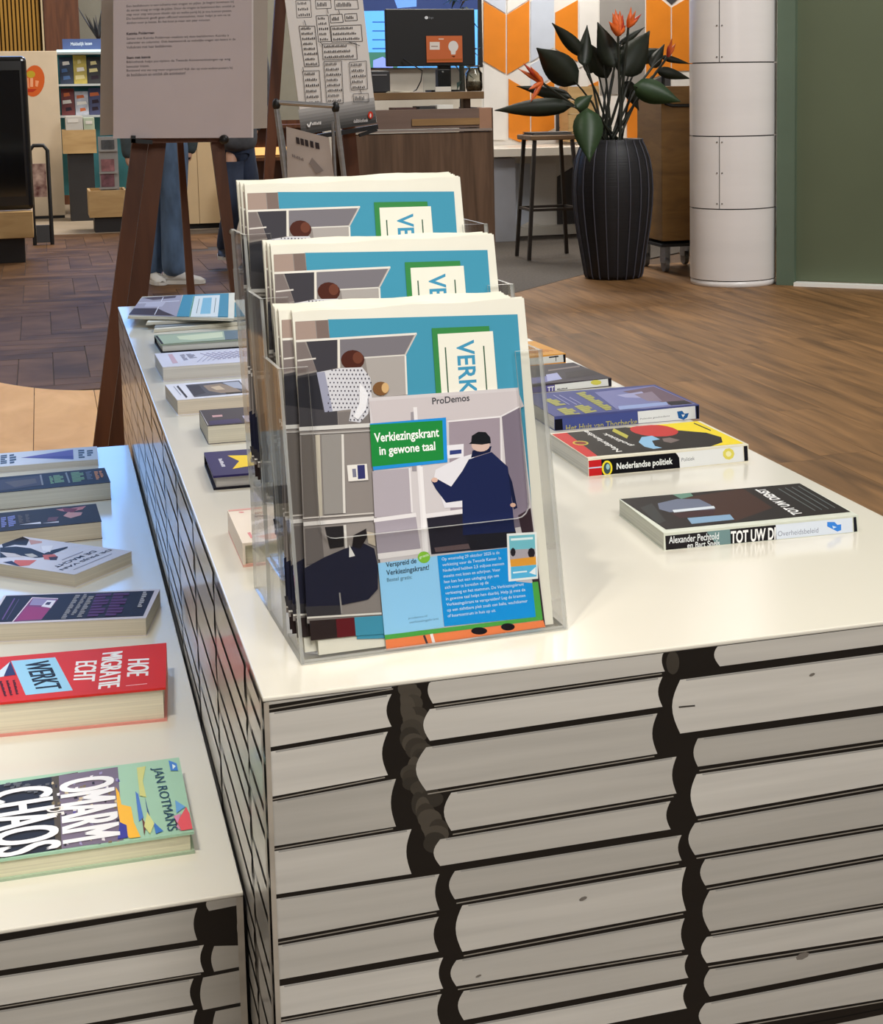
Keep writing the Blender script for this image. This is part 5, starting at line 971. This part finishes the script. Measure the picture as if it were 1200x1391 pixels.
# ------------------------------------------------------------------ far plant by the wall screen
fp_ = Vector((at(630, 200, 12.35).x, 12.38, .003))
f2 = thing('potted_palm', 'dark leafy palm between the wall screen and the orange pattern', 'plant', fp_)
MB().lathe([(.001, 0), (.13, 0), (.17, .4), (.15, .4), (.14, .36), (.001, .36)], fp_, mat('grey_pot', (90, 88, 86), .6, noise=.1), 20).build('pot', f2)
DL = mat('palm_leaf', (40, 58, 40), .5, noise=.3, nscale=(20, 20, 20)); rp = random.Random(5)
MB().tube([fp_+Vector((0, 0, .36)), fp_+Vector((.01, 0, 1.1)), fp_+Vector((0, 0, 1.75))], [.03, .025, .012], STEM, 8).build('trunk', f2)
for k in range(34):
    zz = rp.uniform(1.25, 2.0); a = rp.uniform(0, 6.28); L0 = fp_+Vector((0, 0, zz)); ln = rp.uniform(.10, .2); T = L0+Vector((math.cos(a)*ln, math.sin(a)*ln*.8, rp.uniform(-.15, .12))); s_ = Vector((-math.sin(a), math.cos(a), .3)).normalized()*.02; m_ = L0.lerp(T, .5)+Vector((0, 0, .03))
    o_ = MB().add([L0, m_-s_, T, m_+s_], [(0, 1, 2, 3)], DL).build('leaf', f2); o_.modifiers.new('thickness', 'SOLIDIFY').thickness = .002
# ------------------------------------------------------------------ left background
# yellow slatted wall, brown pier
ys = struct('wall_slats', MB().box((at(-260, 40, 18.45).x, 18.45, .005), (at(57, 40, 18.45).x, 18.58, 2.45), mat('slat_ground', (96, 70, 20), .8, noise=.1)), 'ochre yellow wall of upright slats')
xa, xb = at(-200, 40, 18.4).x, at(56, 40, 18.4).x; ns = 46
SL = mat('ochre_slat', (172, 126, 40), .6, noise=.12, nscale=(30, 30, 2)); s0 = None
for k in range(ns):
    x = xa+(xb-xa)*k/ns
    if s0 is None: s0 = MB().box((0, 18.405, .006), ((xb-xa)/ns*.62, 18.449, 2.44), SL).build('slat', ys); s0.location.x = x
    else: c = s0.copy(); COL.objects.link(c); c.location.x = x
struct('trim_3', MB().box((at(57, 40, 18.4).x, 18.36, .005), (at(59.5, 40, 18.4).x, 18.44, 2.45), mat('cream_strip', (206, 186, 150), .6, noise=.05)), 'cream strip beside the slatted wall')
struct('wall_pier', MB().box((at(60.5, 40, 18.4).x, 18.35, .005), (at(108, 40, 18.4).x, 18.58, 2.48), DARKWOOD), 'dark brown wooden pier')
# bookcase
CREAM = mat('cream_panel', (216, 198, 172), .6, noise=.04); TEALP = mat('teal_back', (70, 150, 166), .6, noise=.08); SHW = mat('shelf_white', (196, 204, 206), .5, noise=.04)
YK = 16.4
bc = thing('bookcase', 'cream ended bookcase with teal lined shelves of face-out books', 'bookcase', (at(80, 287, YK).x, YK, .004))
ex0, ex1 = at(6, 200, YK).x, at(84, 200, YK).x; ztop = at(80, 69, YK).z
MB().box((ex0, YK, .03), (ex1, YK+.03, ztop), CREAM).build('end_panel', bc, .004, 1)
MB().box((ex0+.02, YK+.002, .0045), (ex1-.005, YK+.028, .0295), BLK).build('kick', bc)
rx1 = at(150, 200, YK).x
z1_, z2_, z3_ = at(100, 114, YK).z, at(100, 157, YK).z, at(100, 176, YK).z
MB().box((ex1, YK+.42, .2), (rx1+.5, YK+.44, ztop-.01), TEALP).build('back_panel', bc)
for z in (z1_, z2_, ztop-.012): MB().box((ex1+.0005, YK+.06, z-.02), (rx1+.5, YK+.419, z), SHW).build('shelf', bc)
MB().box((ex1+.0005, YK+.05, ztop-.0115), (rx1+.5, YK+.45, ztop+.012), mat('shelf_lamp', (214, 240, 246), .4, emit=.6)).build('light_strip', bc)
P = Print((0, YK, 0), (0, -1, 0), .001, .0002)
P.oval(46, 110, 14.5, 21.5, (206, 98, 48), 22, .12); P.oval(42, 101, 6, 5, (186, 160, 52), 10); P.poly([(36, 106), (39, 106), (40, 120), (36, 118)], (226, 150, 110)); P.poly([(41, 106), (45, 106), (45, 118), (41, 118)], (232, 168, 130)); P.poly([(48, 109), (53, 110), (51, 118), (48, 117)], (232, 158, 116)); P.poly([(35, 121), (50, 121), (45, 125), (38, 125)], (178, 60, 40)); P.build('logo', bc)
zg = ztop+.0125
sg = thing('shelf_sign', 'blue sign with white lettering on top of the bookcase', 'sign', (at(110, 68, YK+.2).x, YK+.2, zg))
q, q2 = at(84.5, 53, YK+.2), at(137, 53, YK+.2); MB().box((q.x, YK+.2, zg), (q2.x, YK+.23, q.z), mat('blue_sign', (70, 88, 138), .5, noise=.05)).build('board', sg)
P = Print((0, YK+.2, 0), (0, -1, 0), .001, .0001); P.text('Makkelijk lezen', (96, 63.5), (125, 62.5), (96, 57.5), (206, 214, 228), .02); P.build('lettering', sg)
rb = random.Random(12)
cols = [((40, 56, 84), 'navy'), ((206, 186, 90), 'mustard'), ((44, 44, 50), 'black'), ((64, 84, 70), 'dark green'), ((120, 60, 48), 'rust'), ((206, 200, 186), 'ivory')]
cols2 = [((120, 50, 52), 'maroon'), ((206, 210, 224), 'pale grey'), ((70, 76, 120), 'indigo'), ((96, 66, 60), 'brown'), ((226, 228, 236), 'white'), ((52, 60, 66), 'slate')]
def faceout(cl, cn, x0, x1, zb_, h, lean, shelf):
    o = thing('shelf_book', '%s book standing face-out on the %s shelf of the bookcase' % (cn, shelf), 'book', (x0, YK+.2, zb_+.0006), 0, 'face-out books in the bookcase')
    M = Matrix.Translation((x0, YK+.16, zb_+.001)) @ Matrix.Rotation(-lean, 4, 'X')
    MB().box((0, 0, 0), (x1-x0, .003, h), mat('shelf_cover_'+cn.replace(' ', '_'), cl, .5, noise=.2, nscale=(14, 14, 14)), M).build('front_cover', o); MB().box((.002, .0032, .002), (x1-x0-.002, .02, h-.003), pages((220, 214, 200)), M).build('page_block', o); MB().box((0, .0203, 0), (x1-x0, .023, h), mat('shelf_cover_'+cn.replace(' ', '_'), cl, .5), M).build('back_cover', o)
    L = lambda x, z: M @ Vector((x, -.0005, z)); w_ = x1-x0; pm_ = MB()
    for k in range(3):
        a_, b__ = rb.uniform(.1, .4)*w_, rb.uniform(.6, .9)*w_; z0_ = h*(.15+.27*k); pm_.add([L(a_, z0_)+Vector((0, -.0003*k, 0)), L(b__, z0_+.01)+Vector((0, -.0003*k, 0)), L(b__-.01, z0_+h*.16)+Vector((0, -.0003*k, 0)), L(a_, z0_+h*.14)+Vector((0, -.0003*k, 0))], [(0, 1, 2, 3)], ink(rb.choice([(226, 214, 160), (214, 120, 80), (90, 120, 170), (236, 232, 226), (60, 50, 60)])))
    pm_.build('cover_print', o)
xs = ex1+.02
for k in range(6):
    faceout(cols[k][0], cols[k][1], xs+k*.13, xs+k*.13+.125, z1_, .27+.02*(k % 2), .28, 'upper'); faceout(cols2[k][0], cols2[k][1], xs+k*.13, xs+k*.13+.125, z2_, .24+.03*((k+1) % 2), .28, 'lower')
# wooden display bins in front of the bookcase
def bin_(label, x0, y0, x1, y1, yf, Y, dep):
    o = thing('display_bin', label, 'bin', (at((x0+x1)/2, yf, Y).x, Y, .005)); q, q2 = at(x0, y1, Y), at(x1, y0, Y)
    for nm, lo, hi in (('front_board', (q.x, Y, q.z), (q2.x, Y+.02, q2.z)), ('back_board', (q.x, Y+dep-.02, q.z), (q2.x, Y+dep, q2.z)), ('side_board', (q.x, Y+.0205, q.z), (q.x+.02, Y+dep-.0205, q2.z)), ('side_board', (q2.x-.02, Y+.0205, q.z), (q2.x, Y+dep-.0205, q2.z)), ('bottom_board', (q.x+.0205, Y+.0205, q.z), (q2.x-.0205, Y+dep-.0205, q.z+.02))): MB().box(lo, hi, LIGHTWOOD).build(nm, o)
    MB().box((q.x+.04, Y+.03, .0052), (q2.x-.03, Y+dep-.03, q.z-.0005), mat('dark_plinth', (44, 42, 44), .6, noise=.1)).build('plinth', o); return o
bin_('high pale wooden bin with open top against the bookcase', 86, 176, 130, 209, 287, 15.9, .4)
bin_('low pale wooden bin on a dark plinth in the aisle', 122, 258, 172, 296, 310, 14.5, .45)
bx_ = thing('file_box', 'white file box standing in the high wooden bin', 'box', at(107, 176, 16.0)); q, q2 = at(84, 158, 16.0), at(112, 158, 16.0); zbin = at(90, 209, 15.9).z+.0205
MB().box((q.x+.03, 16.0, zbin), (q2.x, 16.25, q.z), mat('box_white', (206, 204, 200), .6, noise=.04)).build('body', bx_, .003, 1); MB().box((q.x+.05, 15.997, q.z-.06), (q2.x-.04, 16.0, q.z-.03), mat('box_label', (226, 224, 220), .6, noise=.02)).build('label', bx_)
bx_ = thing('file_box', 'pale green file box at the right in the high wooden bin', 'box', at(125, 176, 16.0)); q, q2 = at(113, 160, 16.0), at(128, 160, 16.0)
MB().box((q.x, 16.0, zbin), (q2.x, 16.25, q.z), mat('box_green', (186, 200, 178), .6, noise=.06)).build('body', bx_, .003, 1); MB().box((q.x+.02, 15.997, q.z-.06), (q2.x-.02, 16.0, q.z-.03), mat('box_label', (226, 224, 220), .6)).build('label', bx_)
# grey card holder with pictures
zl = at(150, 258, 14.5).z
gh = thing('card_holder', 'grey card holder with small pictures standing in the low bin', 'holder', (at(147, 260, 14.6).x, 14.62, zl))
q, q2 = at(133, 186, 14.62), at(159, 186, 14.62); zb0 = at(122, 296, 14.5).z+.0205
MB().box((q.x, 14.62, zb0), (q2.x, 14.66, q.z), mat('grey_holder', (160, 158, 156), .5, noise=.05)).build('back_board', gh)
for k, (y0, y1, cc) in enumerate(((190, 203, (90, 92, 96)), (216, 233, (176, 120, 124)), (236, 254, (150, 100, 112)))):
    q, q2 = at(138, y1, 14.615), at(155, y0, 14.615); MB().box((q.x-.02, 14.60, q.z-.02), (q2.x+.02, 14.6195, q.z-.004), mat('grey_holder', (160, 158, 156), .5)).build('lip', gh); MB().box((q.x, 14.612, q.z), (q2.x, 14.6195, q2.z), mat('picture_card_%d' % k, cc, .5, noise=.5, nscale=(14, 14, 14))).build('picture', gh)
# black kiosk on wooden block
YZ = 12.3
zk = at(20, 287, YZ-.1).z
kb = thing('plinth_block', 'pale wooden block on a dark plinth at the left edge', 'plinth', (at(-10, 330, YZ).x, YZ, .0))
boxpx(MB(), -80, 287, 44, 328, YZ-.1, .5, LIGHTWOOD).build('block', kb, .004, 1)
q = at(-80, 328, YZ-.1); q2 = at(33, 328, YZ-.1); MB().box((q.x+.05, YZ-.05, .001), (q2.x, YZ+.36, q.z-.0005), mat('dark_plinth', (44, 42, 44), .6)).build('plinth', kb)
ki = thing('screen_kiosk', 'tall black screen kiosk standing on the wooden block', 'kiosk', (at(10, 287, YZ).x, YZ, zk)); q, q2 = at(-70, 77, YZ), at(35, 77, YZ)
MB().box((q.x, YZ, zk+.0005), (q2.x, YZ+.09, q.z), mat('kiosk_black', (16, 16, 18), .25, noise=.1, coat=.3)).build('housing', ki, .035, 4)
b_ = MB().box((q.x+.05, YZ-.003, zk+.1), (q2.x-.05, YZ-.0005, q.z-.1), mat('kiosk_glass', (10, 10, 12), .06, noise=.1, coat=.5)); b_.build('glass', ki)
# black frame rack with picture
YF = 13.6
fr2 = thing('magazine_rack', 'black tube rack holding a colourful picture beside the kiosk', 'rack', (at(50, 300, YF).x, YF, .001)); q = at(40, 198, YF); q2 = at(64, 198, YF)
MB().tube([Vector((q.x, YF, .002)), Vector((q.x, YF, q.z-.04)), Vector((q.x+.03, YF, q.z)), Vector((q2.x-.03, YF, q.z)), Vector((q2.x, YF, q.z-.04)), Vector((q2.x, YF, .002))], .016, BLK, 8).build('frame', fr2)
qa, qb = at(42, 268, YF), at(62, 222, YF); MB().box((qa.x, YF-.008, qa.z), (qb.x, YF+.004, qb.z), mat('picture_collage', (206, 176, 160), .5, noise=.75, nscale=(16, 16, 16), dark=(96, 52, 48))).build('picture', fr2)
MB().box((q.x+.016, YF-.01, .02), (q2.x-.016, YF+.02, .16), mat('rack_grey', (70, 72, 76), .5, noise=.1)).build('pocket', fr2)
# spiky plant on the bookcase
sp_c = Vector((at(134, 60, YK+.36).x, YK+.36, zg)); sp = thing('potted_plant', 'dark spiky potted plant on top of the bookcase', 'plant', sp_c)
MB().lathe([(.001, 0), (.06, 0), (.075, .1), (.065, .1), (.001, .09)], sp_c, mat('small_pot', (120, 84, 70), .6, noise=.1), 16).build('pot', sp)
DKL = mat('spiky_leaf', (44, 38, 40), .5, noise=.3)
for k in range(12):
    a = k*.55; ln = .22+.1*((k*3) % 4)/3; T = sp_c+Vector((math.cos(a)*ln*.6, math.sin(a)*ln*.4, .1+ln)); B0 = sp_c+Vector((0, 0, .09)); m_ = B0.lerp(T, .45); s_ = Vector((-math.sin(a), math.cos(a), 0))*.018
    MB().add([B0, m_-s_, T, m_+s_], [(0, 1, 2, 3)], DKL).build('leaf', sp).modifiers.new('thickness', 'SOLIDIFY').thickness = .003
# cream cabinet, white boxes and warm shelf seen between the easel legs
cq, cq2 = at(236, 303, 14.5), at(299, 110, 14.5)
cbn = thing('cabinet', 'tall cream cabinet seen between the easel legs', 'cabinet', ((cq.x+cq2.x)/2, 14.5, .004))
MB().box((cq.x, 14.52, .05), (cq2.x, 14.95, cq2.z), mat('cream_cabinet', (232, 204, 160), .6, noise=.03)).build('body', cbn, .003, 1); MB().box((cq.x+.003, 14.5, .052), ((cq.x+cq2.x)/2-.002, 14.5195, cq2.z-.003), mat('cream_cabinet', (232, 204, 160), .6)).build('door', cbn); MB().box(((cq.x+cq2.x)/2+.002, 14.5, .052), (cq2.x-.003, 14.5195, cq2.z-.003), mat('cream_cabinet', (232, 204, 160), .6)).build('door', cbn); MB().box((cq.x+.01, 14.55, .0045), (cq2.x-.01, 14.93, .0495), BLK).build('kick', cbn)
YQ = 15.2
wq, wq2 = at(338, 165, YQ), at(385, 165, YQ)
ws = thing('shelf_unit', 'brown wooden shelf unit lit warm behind the easels', 'shelf', ((wq.x+wq2.x)/2, YQ, .004))
MB().box((wq.x-.3, YQ+.3, .0045), (wq2.x+.5, YQ+.33, wq.z), DARKWOOD).build('back_panel', ws)
for y_ in (170, 214, 250): z = at(360, y_, YQ).z; MB().box((wq.x-.3, YQ, z-.03), (wq2.x+.5, YQ+.2995, z), DARKWOOD).build('shelf', ws)
for x in (wq.x-.32, wq2.x+.501): MB().box((x, YQ, .0045), (x+.019, YQ+.33, wq.z), DARKWOOD).build('side_panel', ws)
z = at(360, 214, YQ).z; MB().box((wq.x-.28, YQ+.26, z+.012), (wq2.x+.48, YQ+.295, z+.085), mat('warm_lamp', (255, 196, 120), .5, emit=1.1)).build('light_strip', ws)
wb_ = thing('box_stack', 'white storage boxes stacked behind the walking person', 'box', (at(344, 300, 13.9).x, 13.9, .001))
q, q2 = at(318, 300, 13.9), at(352, 300, 13.9)
for k in range(4): z = .001+k*.135; MB().box((q.x, 13.9, z), (q2.x, 14.2, z+.13), mat('storage_white', (222, 214, 204), .6, noise=.03)).build('box', wb_, .004, 1)
# ------------------------------------------------------------------ two people behind the easel
def skin_obj(name, parent, joints, edges, m, root=0, sub=2):
    """continuous limb surface grown over connected joints [(pos, radius)]"""
    inv = parent.matrix_basis.inverted(); me = bpy.data.meshes.new(name); me.from_pydata([tuple(inv @ Vector(p)) for p, r in joints], edges, []); me.materials.append(m)
    o = bpy.data.objects.new(name, me); COL.objects.link(o); o.parent = parent
    sm = o.modifiers.new('skin', 'SKIN'); sm.use_smooth_shade = True
    sv = me.skin_vertices[0].data if me.skin_vertices else None
    if sv is None:
        bm = bmesh.new(); bm.from_mesh(me); bm.verts.layers.skin.verify(); bm.to_mesh(me); bm.free(); sv = me.skin_vertices[0].data
    for i, (p, r) in enumerate(joints):
        sv[i].radius = r if isinstance(r, tuple) else (r, r); sv[i].use_root = (i == root)
    sb_ = o.modifiers.new('smooth', 'SUBSURF'); sb_.levels = sub; sb_.render_levels = sub
    return o
SKIN = mat('skin', (206, 158, 132), .55, noise=.05)
def person(label, hipc, legs, sh_dir, jeans, top, hair, shoe, hgt, hands):
    """hipc pelvis position; legs [(hip, knee, ankle, toe)]; sh_dir unit vector to the figure's right; hands two wrist points"""
    o = thing('person', label, 'person', (hipc.x, hipc.y, .001)); up = Vector((0, 0, 1)); fwd = up.cross(sh_dir)
    if fwd.length < .1: fwd = Vector((0, 1, 0))
    z = hipc.z; chest = hipc+up*(hgt*.25); neck = hipc+up*(hgt*.335); head = hipc+up*(hgt*.41); crown = hipc+up*(hgt*.455)
    J = [(hipc, .045), (hipc+up*.14, .06), (chest, .09), (neck, .05), (neck+up*.05, .048), (head, (.075, .09)), (crown, (.06, .07))]; E_ = [(0, 1), (1, 2), (2, 3), (3, 4), (4, 5), (5, 6)]
    for (h, k, a, t) in legs:
        n = len(J); J += [(h, .04), (k, .04), (a+up*.03, .034), (a-up*.02, .03)]; E_ += [(0, n), (n, n+1), (n+1, n+2), (n+2, n+3)]
    sj = []
    for s_, wr in ((-1, hands[0]), (1, hands[1])):
        shd = chest+up*.10+sh_dir*s_*.17; elb = shd.lerp(wr, .52)+sh_dir*s_*.04; n = len(J); d = (wr-elb).normalized()
        J += [(shd, .055), (elb, .042), (wr, .03), (wr+d*.05, (.036, .02))]; E_ += [(2, n), (n, n+1), (n+1, n+2), (n+2, n+3)]; sj.append((shd, elb, wr))
        pm_ = n+3; base = wr+d*.05
        for q_ in range(4):
            off = fwd*(.021*(q_-1.5)); ln = (.06, .072, .068, .052)[q_]; n = len(J); J += [(base+off+d*.035, .0095), (base+off+d*(.035+ln*.5)-sh_dir*s_*.006, .009), (base+off+d*(.035+ln)-sh_dir*s_*.02, .0075)]; E_ += [(pm_, n), (n, n+1), (n+1, n+2)]
        n = len(J); J += [(wr+d*.035+fwd*.035, .0105), (wr+d*.07+fwd*.05, .009)]; E_ += [(pm_-1, n), (n, n+1)]
    skin_obj('body', o, J, E_, SKIN)
    JJ = [(hipc+up*.12, .125), (hipc-up*.05, .125)]; EE = [(0, 1)]
    for (h, k, a, t), (r1, r2, r3) in zip(legs, (jeans[1], jeans[2])):
        n = len(JJ); JJ += [(h-up*.06, r1), (h.lerp(k, .6), (r1+r2)/2), (k, r2), (k.lerp(a, .5), (r2+r3)/2), (a-up*.05, r3)]; EE += [(1, n), (n, n+1), (n+1, n+2), (n+2, n+3), (n+3, n+4)]
    skin_obj('jeans', o, JJ, EE, jeans[0])
    JT = [(hipc-up*.17, .15), (hipc+up*.14, .145), (chest, .155), (neck-up*.02, .075)]; ET = [(0, 1), (1, 2), (2, 3)]
    for shd, elb, wr in sj: n = len(JT); JT += [(shd, .075), (elb, .06), (wr+(wr-elb).normalized()*.05, .05)]; ET += [(2, n), (n, n+1), (n+1, n+2)]
    skin_obj('jacket', o, JT, ET, top)
    MB().ball(head+up*.03-fwd*.012, .105, mat(hair[0], hair[1], .7, noise=.4, nscale=(60, 60, 10)), (.86, 1, 1.05), 16).build('hair', o)
    f_ = MB()
    for s_ in (-1, 1): f_.ball(head+fwd*.088+sh_dir*s_*.032+up*.005, .012, mat('eye', (60, 50, 46), .3, noise=.1), (1, .6, .8), 8)
    f_.build('eyes', o); MB().ball(head+fwd*.1-up*.025, .016, SKIN, (.8, 1, 1.3), 8).build('nose', o); MB().ball(head+fwd*.088-up*.06, .02, mat('lips', (170, 96, 88), .5, noise=.05), (1.2, .5, .35), 8).build('mouth', o)
    for (h, k, a, t) in legs:
        d = (t-a); d.z = 0; d.normalize(); sd = d.cross(up); b = MB(); an = Vector((a.x, a.y, 0)); vs = []
        secs = [(-.07, .030, .075), (-.04, .038, .085), (.02, .040, .09), (.08, .044, .07), (.13, .045, .055), (.17, .036, .045), (.195, .018, .03)]
        for f0, wd, ht in secs:
            c_ = an+d*f0; vs += [c_-sd*wd+up*.022, c_-sd*wd*.9+up*ht*.7, c_+up*ht, c_+sd*wd*.9+up*ht*.7, c_+sd*wd+up*.022]
        fs = [(i*5+j, i*5+j+1, i*5+5+j+1, i*5+5+j) for i in range(len(secs)-1) for j in range(4)]+[(i*5+4, i*5, i*5+5, i*5+9) for i in range(len(secs)-1)]+[(0, 1, 2, 3, 4), tuple(range(len(secs)*5-1, len(secs)*5-6, -1))]
        lift = a.z-.085
        vs = [v+up*max(0, lift) for v in vs]; b.add(vs, fs, shoe[0], True); sh = b.build('shoe', o)
        sl = MB(); L_s = [an-sd*wd*1.06+d*f0 for f0, wd, _ in secs]; R_s = [an+sd*wd*1.06+d*f0 for f0, wd, _ in secs]
        sl.prism([v+up*(max(0, lift)+.002) for v in L_s+R_s[::-1]], (0, 0, .024), shoe[1]); sl.build('sole', sh)
    return o
JE1 = mat('blue_denim', (98, 124, 158), .85, noise=.28, nscale=(14, 14, 5), bump=.8); JE2 = mat('dark_denim', (54, 66, 92), .85, noise=.3, nscale=(14, 14, 5), bump=.8)
Y1 = 10.45
def fz(p, z): p = p.copy(); p.z = z; return p
a1, a2 = fz(at(237, 376, Y1), .085), fz(at(209, 376, Y1+.12), .085)
hip = fz(at(226, 190, Y1+.05), .92)
person('person in pale blue jeans and white sneakers standing behind the easel', hip,
    [(fz(at(237, 215, Y1), .86), fz(at(236, 290, Y1-.01), .48), a1, fz(at(268, 380, Y1-.05), .03)), (fz(at(215, 215, Y1+.1), .86), fz(at(212, 290, Y1+.08), .48), a2, fz(at(222, 380, Y1-.1), .03))],
    Vector((1, 0, 0)), (JE1, (.098, .085, .082), (.092, .078, .07)), mat('teal_grey_jacket', (72, 84, 88), .8, noise=.2, nscale=(20, 20, 20)), ('brown_hair', (70, 48, 36)), (mat('white_sneaker', (214, 212, 208), .5, noise=.05), mat('white_sole', (230, 228, 222), .5, noise=.03)), 1.72,
    (fz(at(176, 215, Y1), .84), fz(at(258, 212, Y1+.05), .86)))
Y2 = 11.1
hip = fz(at(322, 175, Y2), .95)
person('person in dark jeans and black sneakers walking behind the easel', hip,
    [(fz(at(314, 205, Y2), .86), fz(at(318, 283, Y2-.12), .46), fz(at(304, 345, Y2+.12), .16), fz(at(306, 362, Y2-.02), .06)), (fz(at(333, 205, Y2), .86), fz(at(341, 270, Y2+.0), .50), fz(at(338, 352, Y2-.1), .09), fz(at(330, 362, Y2-.3), .04))],
    Vector((1, 0, 0)), (JE2, (.092, .07, .062), (.088, .066, .056)), mat('grey_sweater', (96, 98, 104), .85, noise=.2, nscale=(20, 20, 20)), ('dark_hair', (40, 32, 28)), (mat('black_sneaker', (34, 30, 34), .6, noise=.1), mat('pale_sole', (206, 200, 192), .5, noise=.03)), 1.75,
    (fz(at(292, 182, Y2), .98), fz(at(348, 182, Y2), .98)))
